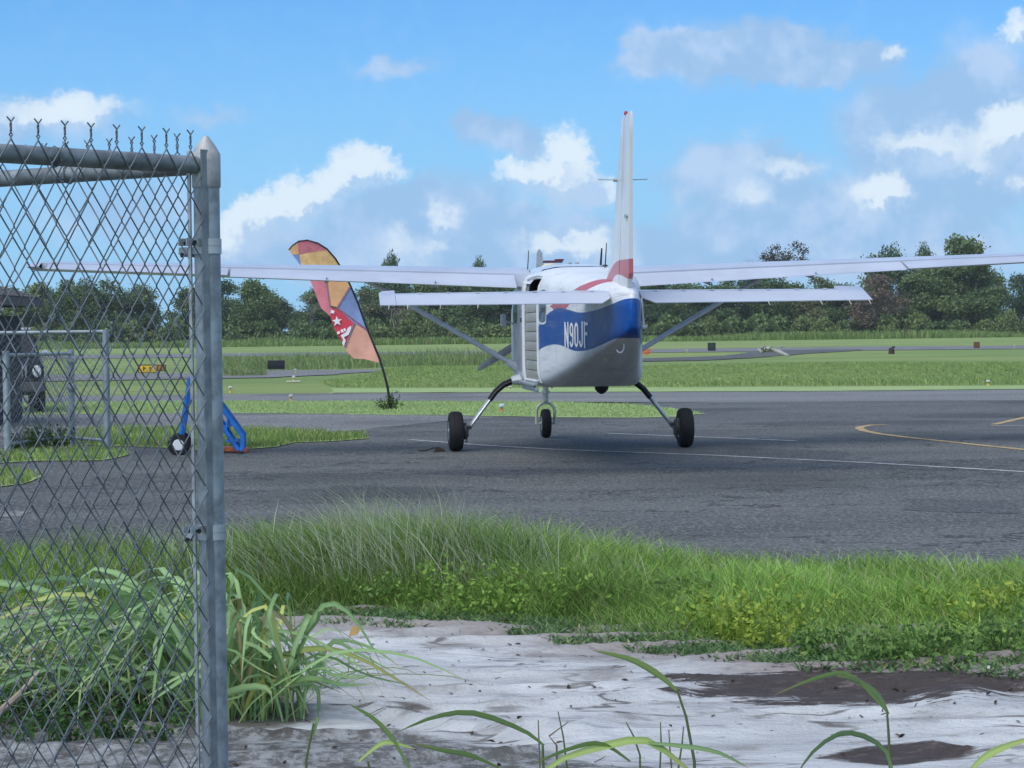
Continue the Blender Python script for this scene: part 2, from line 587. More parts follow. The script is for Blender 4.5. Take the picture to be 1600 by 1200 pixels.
sheet('pale_lane', pxs((-300, 690), (100, 681), (340, 676), (540, 675), (700, 658), (780, 652.5), (700, 650.2), (340, 645.7), (-300, 653.2)), 0.012, PALE_ASPHALT, 0.4)
patch_px = [(60, 690), (180, 672), (340, 675), (450, 678), (545, 681), (578, 686), (540, 690), (460, 693), (430, 700), (340, 706), (230, 700), (150, 697), (90, 699)]
sheet('grass_patch', pxs(*patch_px), 0.020, MOWN, 0.25)
strip_px = [(-60, 712), (60, 706), (150, 703), (205, 712), (160, 721), (60, 722), (-60, 728)]
sheet('weedy_strip', pxs(*strip_px), 0.020, MOWN, 0.2)
left_px = [(-120, 742), (20, 738), (62, 746), (40, 758), (-20, 766), (-120, 772)]
sheet('weedy_corner', pxs(*left_px), 0.020, MOWN, 0.2)
sheet('concrete_patch', pxs((-60, 812), (30, 809), (48, 801), (-60, 798)), 0.014, PALE_ASPHALT, 0.1)
sheet('mown_margin', pxs((520, 614), (800, 613.2), (1300, 611.2), (2100, 602.6), (2100, 597), (1543, 603), (1000, 606), (520, 607)), 0.010, MOWN, 0.5)


def stripe(name, px_pts, width, mat, z=0.014):
    P = [gnd(*p).xy for p in px_pts]
    L, Rr = [], []
    for i, p in enumerate(P):
        t = (P[min(i + 1, len(P) - 1)] - P[max(i - 1, 0)]).normalized()
        nrm = Vector((-t.y, t.x)) * width / 2
        L.append(p + nrm)
        Rr.append(p - nrm)
    vs_ = [(p.x, p.y, z) for p in L + Rr]
    n = len(P)
    me = bpy.data.meshes.new(name)
    me.from_pydata(vs_, [], [(i, i + 1, n + i + 1, n + i) for i in range(n - 1)])
    me.materials.append(mat)
    return link(name, me, None, 'structure')


for pts in ([(1150, 700), (1330, 706), (1318, 722), (1128, 714)], [(520, 760), (700, 764), (690, 781), (500, 776)], [(1420, 780), (1580, 786), (1600, 806), (1425, 798)]):
    sheet('asphalt_patch', pxs(*pts), 0.011, PATCH, 0.3)
stripe('painted_line', [(948, 678.0), (1100, 684), (1243, 690)], 0.12, LINE_WHITE)
stripe('painted_line', [(640, 688), (760, 697), (870, 703.5), (1100, 712), (1350, 724), (1600, 738.5), (1900, 756)], 0.11, LINE_WHITE)
stripe('painted_line', [(1548, 666), (1650, 667), (1800, 668)], 0.12, LINE_WHITE)
cv = [(1386, 664.4), (1362, 665), (1346, 667.5), (1342, 670), (1350, 674), (1372, 678.5), (1410, 683.5), (1470, 690), (1540, 697.5), (1620, 706), (1800, 724)]
stripe('painted_curve', cv, 0.16, LINE_YELLOW)
stripe('painted_line', [(1552, 664.5), (1580, 658), (1620, 649), (1700, 632)], 0.16, LINE_YELLOW)


# ------------------------------------------------------------------ foreground: weathered ground sheet over dirt
def border(x):
    """distance at which the verge begins"""
    return np.interp(x, [-4, -2.2, -1.4, -0.4, 0.4, 1.3, 2.6, 4], [14.2, 14.0, 13.9, 13.6, 12.9, 12.0, 11.5, 11.3])


xs = np.linspace(-3.6, 4.2, 313)
ys = np.linspace(6.2, 14.7, 341)
X, Y = np.meshgrid(xs, ys)
Z = np.zeros_like(X)
for j in range(X.shape[0]):
    for i in range(X.shape[1]):
        x, y = X[j, i], Y[j, i]
        q = Vector((x * 0.55 + 0.25 * y, y * 2.3, 0.7))
        a = mnoise.noise(q) * 0.5 + 0.5
        rdg = (1 - abs(mnoise.noise(Vector((x * 0.45 - 0.12 * y, y * 1.7 + 5, 9.0)))) * 2.2)
        Z[j, i] = 0.030 * a + 0.050 * max(0, rdg) ** 4 + 0.008 * mnoise.noise(Vector((x * 5, y * 9, 2)))
    
# the fold humped up at the right, and the torn dark gap at the left front
hump = gnd(1508, 1103)
Z += 0.075 * np.exp(-(((X - hump.x) / 0.17) ** 2 + ((Y - hump.y - 0.1) / 0.26) ** 2)) * (1 + 0.25 * np.sin(X * 9 + Y * 4))
gl = np.array([[*gnd(560, 1118).xy], [*gnd(640, 1136).xy], [*gnd(720, 1150).xy], [*gnd(800, 1160).xy], [*gnd(900, 1166).xy], [*gnd(1000, 1182).xy]])
gy = np.interp(X, gl[:, 0], gl[:, 1])
gx = np.clip((X - gl[0, 0]) / 0.15, 0, 1) * np.clip((gl[-1, 0] - X) / 0.4, 0, 1)
Z += 0.045 * gx * np.exp(-((Y - gy - 0.09) / 0.07) ** 2) - 0.02 * gx * np.exp(-((Y - gy + 0.10) / 0.09) ** 2)
Z = np.maximum(Z, 0.002)
nx, ny = len(xs), len(ys)
idx = np.arange(nx * ny).reshape(ny, nx)
quads = np.stack([idx[:-1, :-1], idx[:-1, 1:], idx[1:, 1:], idx[1:, :-1]], -1).reshape(-1, 4)

m, gg, b = new_mat('weathered_sheet')
t = gg.n('ShaderNodeTexCoord')
o = t.outputs['Object']
ox, oy, oz = gg.sep(o)
st = gg.vmath('MULTIPLY', o, (0.42, 1.5, 1))
st2 = gg.vmath('MULTIPLY', o, (0.8, 2.4, 1))
pale = gg.mix(gg.smooth(gg.noise(st, 3.0, 6, .65), 0.35, 0.68), (0.53, 0.54, 0.545), (0.73, 0.735, 0.735))
cg = gg.mix(gg.smooth(gg.noise(st2, 1.6, 7, .7), 0.48, 0.66, 0, .82), pale, (0.28, 0.26, 0.25))
cg = gg.mix(gg.smooth(gg.noise(st2, 3.7, 7, .75), 0.57, 0.72, 0, .65), cg, (0.19, 0.16, 0.14))
ridge_n = gg.math('ABSOLUTE', gg.math('SUBTRACT', gg.noise(gg.vmath('MULTIPLY', o, (0.35, 1.9, 1)), 1.5, 4, .55), 0.5))
cg = gg.mix(gg.math('MULTIPLY', gg.smooth(ridge_n, 0.014, 0.002), gg.smooth(gg.noise(o, 1.3, 3, .5), .42, .6, 0, .8)), cg, (0.10, 0.085, 0.08))
cg = gg.mix(gg.smooth(gg.noise(gg.vmath('MULTIPLY', o, (1.2, 3.4, 1)), 8, 5, .8), .58, .70, 0, .55), cg, (0.17, 0.14, 0.13))
# brown soil washed over the far edge, by distance from the verge
bd = gg.curve(gg.lin(ox, -4, 4), [((xx + 4) / 8, float(border(xx)) / 20) for xx in (-4, -2.2, -1.4, -0.4, 0.4, 1.3, 2.6, 4)])
dist = gg.math('SUBTRACT', gg.math('MULTIPLY', bd, 20.0), oy)
wob = gg.math('MULTIPLY', gg.math('SUBTRACT', gg.noise(st, 1.4, 6, .65), 0.5), 1.5)
edge = gg.smooth(gg.math('ADD', dist, wob), 1.15, 0.25)
cg = gg.mix(gg.math('MULTIPLY', edge, 0.8), cg, gg.mix(gg.noise(o, 9, 5, .7), (0.20, 0.155, 0.13), (0.42, 0.35, 0.32)))
# dark wet soil patch at the right
pc = gnd(1370, 1078)
pr = gg.vmath('MULTIPLY', gg.vmath('SUBTRACT', o, (pc.x, pc.y, 0)), (1 / 1.12, 1 / 0.55, 0))
pr = gg.vmath('ADD', pr, gg.vmath('SCALE', gg.vmath('SUBTRACT', gg.noise(st, 2.4, 8, .75, out=1), (.5, .5, .5))))
pr.node.inputs[1].links[0].from_node.inputs['Scale'].default_value = 1.9
pr = gg.vmath('ADD', pr, gg.vmath('MULTIPLY', gg.vmath('SUBTRACT', gg.noise(gg.vmath('MULTIPLY', o, (1, 2.2, 1)), 5.0, 7, .75, out=1), (.5, .5, .5)), (.75, .95, 0)))
pl = gg.vmath('LENGTH', pr, out=1)
soil = gg.mix(gg.noise(o, 14, 6, .75), (0.022, 0.016, 0.014), (0.115, 0.088, 0.078))
rag = gg.math('MULTIPLY', gg.math('SUBTRACT', gg.noise(gg.vmath('MULTIPLY', o, (0.8, 3.2, 1)), 2.2, 9, .72), 0.5), 2.0)
pl = gg.math('ADD', pl, rag)
crumbs = gg.noise(gg.vmath('MULTIPLY', o, (1.4, 4.0, 1)), 4.0, 8, .75)
soil = gg.mix(gg.smooth(crumbs, .52, .68, 0, .75), soil, (0.22, 0.18, 0.165))
cg = gg.mix(gg.smooth(pl, 1.08, 0.90), cg, soil)
p2 = gnd(1410, 1188)
pr2 = gg.vmath('MULTIPLY', gg.vmath('SUBTRACT', o, (p2.x, p2.y, 0)), (1 / 0.34, 1 / 0.15, 0))
pr2 = gg.vmath('ADD', pr2, gg.vmath('SCALE', gg.vmath('SUBTRACT', gg.noise(st, 3, 6, .7, out=1), (.5, .5, .5))))
cg = gg.mix(gg.smooth(gg.math('ADD', gg.vmath('LENGTH', pr2, out=1), gg.math('MULTIPLY', rag, .8)), 1.0, 0.8), cg, soil)
# mossy gravelly ground in front of the torn edge
near = gg.curve(gg.lin(ox, -1.2, 1.0), [(0.0, 0.83), (0.30, 0.812), (0.5, 0.79), (0.62, 0.775), (0.8, 0.73), (1.0, 0.66)])
nf = gg.smooth(gg.math('SUBTRACT', gg.math('ADD', gg.math('MULTIPLY', near, 12.0), gg.math('MULTIPLY', wob, .38)), oy), -0.02, 0.05)
moss = gg.mix(gg.smooth(gg.noise(o, 10, 6, .75), .42, .6), (0.05, 0.045, 0.036), (0.32, 0.33, 0.33))
cg = gg.mix(gg.math('MULTIPLY', nf, 0.85), cg, moss)
# trodden earth round the feet of the grass clumps
for (cpx, cpy, rx_, ry_) in ((392, 1128, .34, .34), (318, 1105, .50, .34), (150, 1130, .70, .45)):
    ce = gnd(cpx, cpy)
    pe = gg.vmath('MULTIPLY', gg.vmath('SUBTRACT', o, (ce.x, ce.y, 0)), (1 / rx_, 1 / ry_, 0))
    pe = gg.vmath('ADD', pe, gg.vmath('SUBTRACT', gg.noise(o, 5, 6, .7, out=1), (.5, .5, .5)))
    cg = gg.mix(gg.smooth(gg.vmath('LENGTH', pe, out=1), 1.1, .6, 0, .9), cg, gg.mix(gg.noise(o, 16, 5, .75), (0.03, 0.024, 0.018), (0.16, 0.14, 0.11)))
gg.put(b.inputs['Base Color'], cg)
b.inputs['Roughness'].default_value = 0.85
bp = gg.n('ShaderNodeBump')
bp.inputs['Strength'].default_value = 0.9
bp.inputs['Distance'].default_value = 0.05
gg.put(bp.inputs['Height'], gg.math('ADD', gg.noise(st2, 7, 7, .7), gg.math('MULTIPLY', gg.noise(o, 60, 3, .7), 0.25)))
gg.put(b.inputs['Normal'], bp.outputs[0])
SHEET = m
me = fast_mesh('ground_sheet', np.stack([X, Y, Z], -1).reshape(-1, 3), [quads], None, SHEET, smooth=True)
link('ground_sheet', me, None, 'structure')
sheet('dirt', [(-20, 2), (20, 2), (20, 15.8), (6, 15.9), (0, 16.6), (-6, 16.7), (-20, 16.4)], -0.012, DIRT)


# ------------------------------------------------------------------ grasses
def in_poly(P, poly):
    poly = np.array([[p[0], p[1]] for p in poly])
    x, y = P[:, 0], P[:, 1]
    ins = np.zeros(len(P), bool)
    j = len(poly) - 1
    for i in range(len(poly)):
        xi, yi, xj, yj = *poly[i], *poly[j]
        c = ((yi > y) != (yj > y)) & (x < (xj - xi) * (y - yi) / (yj - yi + 1e-12) + xi)
        ins ^= c
        j = i
    return ins


def scatter(poly, density, cap=400000):
    a = np.array([[p[0], p[1]] for p in poly])
    lo, hi = a.min(0), a.max(0)
    n = int(min(cap, (hi - lo).prod() * density))
    P = lo + rng.random((n, 2)) * (hi - lo)
    return P[in_poly(P, poly)]


def vnoise(P, s, seed=0.0):
    return np.array([mnoise.noise(Vector((p[0] * s, p[1] * s, seed))) for p in P])


def blades(P, h, w, lean, curl=0.5, z0=0.0):
    """P (N,2) roots; h, w (N,); lean (N,2) tip offset. Returns verts and polys"""
    N = len(P)
    ang = rng.random(N) * np.pi
    # the blade's flat side is turned at random, mostly towards the viewer
    side = np.stack([np.cos(ang) * 1.0, np.sin(ang) * 0.6], -1)
    ts = [0.0, 0.4, 0.75, 1.0]
    ws = [0.8, 1.0, 0.65]
    V = np.zeros((N, 7, 3))
    z0 = np.broadcast_to(z0, (N,))
    for k_, t_ in enumerate(ts):
        off = lean * (t_ ** (1 + curl * 2))[..., None] if hasattr(t_, '__len__') else lean * (t_ ** (1 + curl * 2))
        zz = z0 + h * (t_ - 0.18 * curl * t_ * t_)
        if k_ < 3:
            for s_, sg in ((0, -1), (1, 1)):
                V[:, k_ * 2 + s_, :2] = P + off + side * (w * ws[k_] * 0.5 * sg)[:, None]
                V[:, k_ * 2 + s_, 2] = zz
        else:
            V[:, 6, :2] = P + off
            V[:, 6, 2] = zz
    b_ = (np.arange(N) * 7)[:, None]
    q1 = b_ + np.array([[0, 1, 3, 2]])
    q2 = b_ + np.array([[2, 3, 5, 4]])
    t3 = b_ + np.array([[4, 5, 6]])
    return V.reshape(-1, 3), [np.concatenate([q1, q2]), t3]


def tints(N, rep, base_lo, base_hi, pw=1.0):
    k_ = rng.random((N, 1)) ** pw
    c = np.array(base_lo) * (1 - k_) + np.array(base_hi) * k_
    c *= 0.75 + 0.5 * rng.random((N, 1))
    dry = rng.random(N) < 0.05
    c[dry] = np.array((0.42, 0.37, 0.20)) * (0.6 + 0.5 * rng.random((int(dry.sum()), 1)))
    return np.repeat(c, rep, 0)


GRASS = leaf_mat('grass_blades', (1, 1, 1), 0.6, 0.3)


def grass(name, P, h, w, lean, lo, hi, z0=0.0, curl=0.5, patchy=0.0):
    V, polys = blades(P, h, w, lean, curl, z0)
    T = tints(len(P), 7, lo, hi)
    if name == 'verge_grass':        # ranker, darker grass grows towards the fence
        T = T * np.repeat(np.interp(P[:, 0] + .5 * vnoise(P, .9, 6.0), [-1.2, 0.3, 1.4], [.70, .82, 1.06]), 7)[:, None]
    if patchy:
        pn = np.repeat(vnoise(P, 1.1, 4.2), 7)[:, None]
        T = T * (1 + patchy * pn) + np.maximum(pn, 0) * np.array([[0.05, 0.03, 0.0]]) * patchy
    me_ = fast_mesh(name, V, polys, T, GRASS)
    o_ = link(name, me_, None, 'stuff')
    return o_


# the verge between the ground sheet and the apron
vx = rng.random(190000) * 11.5 - 5.5
vy = 11.0 + rng.random(190000) * 5.9
P = np.stack([vx, vy], -1)
bdr = border(vx) + vnoise(P, 1.6, 1.0) * 0.30 + vnoise(P, 5.0, 6.0) * 0.14
back = np.interp(vx, [-5.5, -1.5, 0.5, 3, 6], [16.3, 16.5, 16.1, 15.5, 15.3]) + vnoise(P, 0.9, 8.0) * 0.3
keep = (vy > bdr) & (vy < back)
P, bdr, back = P[keep], bdr[keep], back[keep]
rel = np.clip((P[:, 1] - bdr) / (back - bdr), 0, 1)
ridge = np.interp(P[:, 0], [-5, -2.3, -1.3, -0.6, 0.1, 0.9, 2.0, 6], [0.32, 0.33, 0.40, 0.47, 0.37, 0.26, 0.20, 0.20])
hh = (0.05 + (ridge - 0.05) * np.clip(rel * 2.0, 0, 1) ** 0.8) * (0.55 + 0.8 * rng.random(len(P))) * (1 + 0.35 * vnoise(P, 1.3, 2.2))
thin = rng.random(len(P)) < (0.6 + 0.4 * np.clip(rel * 4, 0, 1))
P, hh, rel = P[thin], hh[thin], rel[thin]
lean = rng.normal(0, 1, (len(P), 2)) * (hh * 0.55)[:, None] + np.stack([-hh * 0.15, hh * 0.0], -1)
grass('verge_grass', P, hh, 0.005 + 0.006 * rng.random(len(P)), lean, (0.14, 0.29, 0.05), (0.38, 0.55, 0.13), patchy=0.45)

# wispy seeding stems along its back, bent by the wind
n = 6500
wx = np.concatenate([rng.normal(-0.75, 0.75, n // 2), rng.random(n // 2) * 8.5 - 3.2])
wy = np.interp(wx, [-5.5, -1.5, 0.5, 3, 6], [16.3, 16.5, 16.1, 15.5, 15.3]) - rng.random(n) ** 1.5 * 2.0
P = np.stack([wx, wy], -1)
hw = np.interp(wx, [-5, -2.3, -1.3, -0.6, 0.2, 0.9, 2.0, 6], [0.40, 0.46, 0.60, 0.68, 0.50, 0.36, 0.26, 0.24]) * (0.40 + 0.85 * rng.random(n)) * (1 + .35 * vnoise(P, 2.2, 5.0))
lean = np.stack([-hw * (-0.10 + 0.95 * rng.random(n) ** 1.5) + rng.normal(0, .06, n), rng.normal(0, .14, n)], -1)
grass('seed_grass', P, hw, 0.0035 + 0.0025 * rng.random(n), lean, (0.26, 0.33, 0.16), (0.58, 0.60, 0.44), curl=0.8)

# creeping low green along the border of the sheet
n = 42000
cx_ = rng.random(n) * 10 - 5
P = np.stack([cx_, np.zeros(n)], -1)
P[:, 1] = border(cx_) + vnoise(P, 1.6, 1.0) * 0.30 + vnoise(P, 5.0, 6.0) * 0.14 - 0.42 + rng.random(n) ** .7 * 1.05
gap = vnoise(P, 2.6, 5.0) + 0.5 * vnoise(P, 9, 3.0) > -0.12 - 0.5 * (rng.random(n) < 0.2)
P = P[gap]
hc_ = 0.02 + 0.04 * rng.random(len(P))
grass('creeping_weeds', P, hc_, 0.010 + 0.012 * rng.random(len(P)), rng.normal(0, .045, (len(P), 2)), (0.075, 0.15, 0.06), (0.19, 0.30, 0.12), z0=0.02)

# short cover on the grass island and patches by the apron, taller weeds behind
isl = pxs((-150, 650), (340, 645.5), (700, 650), (1000, 653.5), (1102, 647), (990, 633.5), (870, 629.5), (340, 628), (-150, 632))
P = scatter(isl, 260)
h_ = 0.03 + 0.05 * rng.random(len(P)) ** 2
grass('island_grass', P, h_, 0.012 + 0.008 * rng.random(len(P)), rng.normal(0, .03, (len(P), 2)), (0.31, 0.43, 0.17), (0.44, 0.54, 0.23), z0=0.016)
for nm, px_, dn, hm in (('patch_grass', patch_px, 420, 0.13), ('strip_weeds', strip_px, 420, 0.10), ('corner_weeds', left_px, 420, 0.10)):
    P = scatter(pxs(*px_), dn)
    h_ = hm * (0.4 + 0.9 * rng.random(len(P))) * (1 + 0.5 * vnoise(P, .8, 3.0))
    grass(nm, P, h_, 0.012 + 0.01 * rng.random(len(P)), rng.normal(0, .05, (len(P), 2)), (0.16, 0.26, 0.07), (0.33, 0.41, 0.14), z0=0.02, patchy=.3)

tall = pxs((520, 606), (1000, 605), (1543, 602), (1800, 599), (1800, 565), (1400, 566), (1250, 569), (1000, 574), (830, 575), (700, 571), (640, 573), (560, 588), (500, 598))
P = scatter(tall, 60, 150000)
pn = vnoise(P, 0.06, 1.0)
edge_d = np.clip((P[:, 1] - 66) / 40, 0, 1)
h_ = (0.07 + 0.16 * np.clip(pn + 0.1, 0, 1) + 0.10 * np.clip((77 - P[:, 1]) / 5, 0, 1)) * (0.6 + 0.7 * rng.random(len(P)))
grass('tall_field_grass', P, h_, 0.014 + 0.016 * rng.random(len(P)), rng.normal(0, .10, (len(P), 2)) + np.array([-.05, 0]), (0.20, 0.30, 0.09), (0.36, 0.45, 0.16), patchy=.3)
weed = pxs((330, 588), (415, 587), (415, 582), (330, 578))
weed2 = pxs((340, 579), (520, 578), (640, 573), (830, 572), (830, 563), (640, 562), (520, 564), (340, 568))
for nm, pl_, dn, hm in (('mound_weeds', weed, 50, 0.4), ('roadside_weeds', weed2, 22, 0.7)):
    P = scatter(pl_, dn, 60000)
    h_ = hm * (0.35 + 0.8 * rng.random(len(P)) ** 1.5) * (1 + .6 * vnoise(P, 0.12, 7.0))
    grass(nm, P, np.maximum(h_, .1), 0.02 + 0.03 * rng.random(len(P)), rng.normal(0, .22, (len(P), 2)) + np.array([-.12, 0]), (0.13, 0.20, 0.07), (0.30, 0.37, 0.15), patchy=.4)
# rank grass at the foot of the wood
P = np.stack([rng.random(70000) * 260 - 130, 374 + rng.random(70000) * 22], -1)
h_ = (0.5 + 0.9 * rng.random(len(P))) * np.clip(1 + 0.9 * vnoise(P, 0.05, 3.0), .25, 2)
grass('wood_edge_grass', P, h_, 0.10 + 0.12 * rng.random(len(P)), rng.normal(0, .3, (len(P), 2)), (0.15, 0.24, 0.07), (0.28, 0.37, 0.12), patchy=.4)


# ------------------------------------------------------------------ the aeroplane
# its own frame: origin on the ground between the main wheels, +Y towards the nose, +X starboard
_c, _s = math.cos(R(5.13)), math.sin(R(5.13))
PX, PY = 3.9 * _c - 33.47 * _s, 3.9 * _s + 33.47 * _c
plane = empty('airplane', (PX, PY, 0.010), R(4.9), 'white high-wing propeller aeroplane with blue swoosh parked on the apron, seen from behind', 'airplane')

STA = [  # y, half width, top, bottom, squareness
    (4.0, .40, 2.26, 1.44, 2.3), (3.85, .45, 2.31, 1.34, 2.4), (3.5, .50, 2.36, 1.22, 2.6), (3.0, .58, 2.40, 1.12, 3.0), (2.2, .70, 2.46, 1.04, 3.6),
    (1.75, .745, 2.57, 1.02, 3.9), (1.2, .775, 2.71, 1.01, 4.4), (0, .785, 2.74, 1.01, 4.8), (-2.2, .775, 2.72, 1.01, 4.8), (-2.7, .725, 2.69, 1.045, 4.6),
    (-3.2, .635, 2.64, 1.12, 4.4), (-4, .51, 2.56, 1.25, 4.2), (-5, .365, 2.48, 1.43, 3.8), (-6, .225, 2.40, 1.61, 3.3), (-6.6, .14, 2.33, 1.72, 2.9), (-6.8, .095, 2.28, 1.76, 2.5), (-6.9, .045, 2.22, 1.83, 2.2)]
_sy = np.array([s[0] for s in STA])[::-1]


def sec(y):
    return [float(np.interp(y, _sy, np.array([s[k_] for s in STA])[::-1])) for k_ in range(1, 5)]


def ring(y, n=56):
    w, zt, zb, e = sec(y)
    zc, hh_ = (zt + zb) / 2, (zt - zb) / 2
    out = []
    for i in range(n):
        a = 2 * math.pi * (i + 0.5) / n
        ca, sa = math.cos(a), math.sin(a)
        eb = e if sa > 0 else e * 2.4
        out.append((w * math.copysign(abs(ca) ** (2 / eb), ca), y, zc + hh_ * math.copysign(abs(sa) ** (2 / eb), sa)))
    return out


def skin_x(y, z, off=0.0):
    w, zt, zb, e = sec(y)
    zc, hh_ = (zt + zb) / 2, (zt - zb) / 2
    q = min(0.999, abs((z - zc) / hh_))
    e = e if z > zc else e * 2.4
    return -(w * (1 - q ** e) ** (1 / e) + off)


DOOR_Y0, DOOR_Y1, DOOR_Z0, DOOR_Z1 = -2.56, -0.78, 1.10, 2.58


def loft(y_list, hole=False, n=56, caps=(False, False)):
    mb = MB()
    rings = [ring(y, n) for y in y_list]
    for r_ in rings:
        mb.v += r_
    for i in range(len(rings) - 1):
        for s in range(n):
            s2 = (s + 1) % n
            if hole:
                ym = (y_list[i] + y_list[i + 1]) / 2
                zm = (rings[i][s][2] + rings[i][s2][2]) / 2
                if DOOR_Y0 < ym < DOOR_Y1 and DOOR_Z0 < zm < DOOR_Z1 and rings[i][s][0] < 0:
                    continue
            mb.f.append((i * n + s, (i + 1) * n + s, (i + 1) * n + s2, i * n + s2))
            mb.m.append(0)
    if caps[0]:
        mb.f.append(tuple(range(n)))
        mb.m.append(0)
    if caps[1]:
        b_ = (len(rings) - 1) * n
        mb.f.append(tuple(b_ + s for s in range(n - 1, -1, -1)))
        mb.m.append(0)
    return mb


# fuselage paint: white with a blue wave along the tail, a red wave above it
m, gg, b = new_mat('fuselage_paint')
t = gg.n('ShaderNodeTexCoord')
o = t.outputs['Object']
ox, oy, oz = gg.sep(o)
tn = gg.lin(oy, -7.0, -2.0)


def wave(pts):
    return gg.math('MULTIPLY', gg.curve(tn, [((y + 7) / 5, z / 3) for y, z in sorted(pts)]), 3.0)


top = wave([(-7, 2.20), (-6.82, 2.19), (-6.47, 2.15), (-5.95, 2.10), (-5.37, 2.06), (-4.75, 2.05), (-4.09, 2.10), (-3.68, 2.125), (-3.33, 2.09), (-3.03, 2.03), (-2.74, 1.93), (-2.5, 1.84), (-2, 1.7)])
bot = wave([(-7, 1.70), (-6.42, 1.70), (-6.15, 1.67), (-5.76, 1.62), (-5.22, 1.56), (-4.83, 1.54), (-4.44, 1.54), (-4.03, 1.585), (-3.54, 1.62), (-3.19, 1.61), (-2.7, 1.55), (-2.5, 1.50), (-2, 1.4)])
blue = gg.math('MULTIPLY', gg.smooth(gg.math('SUBTRACT', top, oz), 0.0, 0.006), gg.smooth(gg.math('SUBTRACT', oz, bot), 0.0, 0.006))
blue = gg.math('MULTIPLY', blue, gg.smooth(oy, -2.60, -2.605))
rtop = wave([(-7, 2.9), (-5.6, 2.62), (-5.0, 2.46), (-4.5, 2.38), (-4.2, 2.31), (-3.7, 2.23), (-3.3, 2.17), (-3.1, 2.14), (-2, 2.0)])
rbot = wave([(-7, 2.6), (-5.6, 2.42), (-5.0, 2.33), (-4.5, 2.24), (-4.15, 2.13), (-3.9, 2.07), (-3.7, 2.05), (-3.5, 2.08), (-3.1, 2.16), (-2, 2.1)])
red = gg.math('MULTIPLY', gg.smooth(gg.math('SUBTRACT', rtop, oz), 0.0, 0.006), gg.smooth(gg.math('SUBTRACT', oz, rbot), 0.0, 0.006))
red = gg.math('MULTIPLY', red, gg.smooth(oy, -3.1, -3.11))
grime = gg.noise(gg.vmath('MULTIPLY', o, (1, 1, 2.2)), 1.6, 7.0, 0.65)
wcol_ = gg.mix(gg.smooth(grime, 0.40, 0.72), (0.80, 0.81, 0.82), (0.72, 0.725, 0.73))
# shade under the belly put into the paint as grey, streaked lengthwise
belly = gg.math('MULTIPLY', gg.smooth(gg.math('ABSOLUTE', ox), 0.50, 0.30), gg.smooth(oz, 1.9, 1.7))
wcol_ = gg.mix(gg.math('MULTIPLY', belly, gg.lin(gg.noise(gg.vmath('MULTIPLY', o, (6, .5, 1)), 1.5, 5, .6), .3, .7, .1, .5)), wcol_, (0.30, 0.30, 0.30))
# printed graphic on the crew door
gx_ = gg.noise(gg.vmath('MULTIPLY', o, (1, 2.4, 1.3)), 1.5, 3.0, 0.5, out=1, dist=0.8)
gfx = gg.mix(0.6, gg.mix(gg.smooth(gg.noise(o, 2.0, 2, .5), .45, .55), (0.45, 0.23, 0.22), (0.16, 0.22, 0.42)), (0.5, 0.46, 0.48))
gm = gg.math('MULTIPLY', gg.smooth(oy, -0.62, -0.60), gg.smooth(oy, 1.05, 1.0))
gm = gg.math('MULTIPLY', gm, gg.math('MULTIPLY', gg.smooth(oz, 1.18, 1.22), gg.smooth(oz, 2.16, 2.12)))
wcol_ = gg.mix(gg.math('MULTIPLY', gm, gg.smooth(gg.noise(o, 1.2, 3, .5), .35, .6, .25, .9)), wcol_, gfx)
bcol = gg.mix(gg.smooth(grime, 0.46, 0.7), (0.003, 0.068, 0.30), (0.006, 0.09, 0.36))
cc = gg.mix(red, wcol_, (0.52, 0.12, 0.14))
cc = gg.mix(blue, cc, bcol)
for ys_ in (-2.68, -3.55, -4.6, -5.6):
    ln_ = gg.smooth(gg.math('ABSOLUTE', gg.math('SUBTRACT', oy, ys_)), 0.012, 0.004, 0, .35)
    cc = gg.mix(ln_, cc, (0.12, 0.12, 0.13))
ln_ = gg.math('MULTIPLY', gg.smooth(gg.math('ABSOLUTE', gg.math('SUBTRACT', oz, gg.math('ADD', 1.93, gg.math('MULTIPLY', oy, -.045)))), 0.006, 0.002, 0, .30), gg.smooth(oy, -2.6, -2.7))
cc = gg.mix(ln_, cc, (0.15, 0.15, 0.16))
# exhaust and dust streaks drawn aft
stk = gg.noise(gg.vmath('MULTIPLY', o, (2, .35, 5)), 2.2, 5, .65)
cc = gg.mix(gg.smooth(stk, .52, .74, 0, .40), cc, (0.28, 0.26, 0.24))
gg.put(b.inputs['Base Color'], cc)
gg.put(b.inputs['Roughness'], gg.lin(grime, .3, .7, .30, .45))
b.inputs['Coat Weight'].default_value = 0.0
b.inputs['Specular IOR Level'].default_value = 0.32
b.inputs['Coat Roughness'].default_value = 0.12
bp = gg.n('ShaderNodeBump')
bp.inputs['Strength'].default_value = 0.25
bp.inputs['Distance'].default_value = 0.02
gg.put(bp.inputs['Height'], gg.noise(gg.vmath('MULTIPLY', o, (1, 1.4, 1.4)), 2.6, 2.0, 0.5))
gg.put(b.inputs['Normal'], bp.outputs[0])
FUSE = m

ybody = [2.2, 1.75, 1.2, 0.6, 0.0, -0.4, -0.78, -1.2, -1.7, -2.2, -2.56, -2.7, -2.95, -3.2, -3.6, -4.0, -4.5, -5.0, -5.5, -6.0, -6.3, -6.6, -6.72, -6.8, -6.86, -6.9]
fus = loft(ybody, hole=True, n=88, caps=(True, True)).build('fuselage', FUSE, plane, angle=75)
sm = fus.modifiers.new('thickness', 'SOLIDIFY')
sm.thickness, sm.offset = 0.035, -1.0
loft([4.0, 3.95, 3.85, 3.65, 3.5, 3.2, 3.0, 2.6, 2.206], caps=(True, True)).build('cowling', WHITE_PAINT, plane, angle=50)

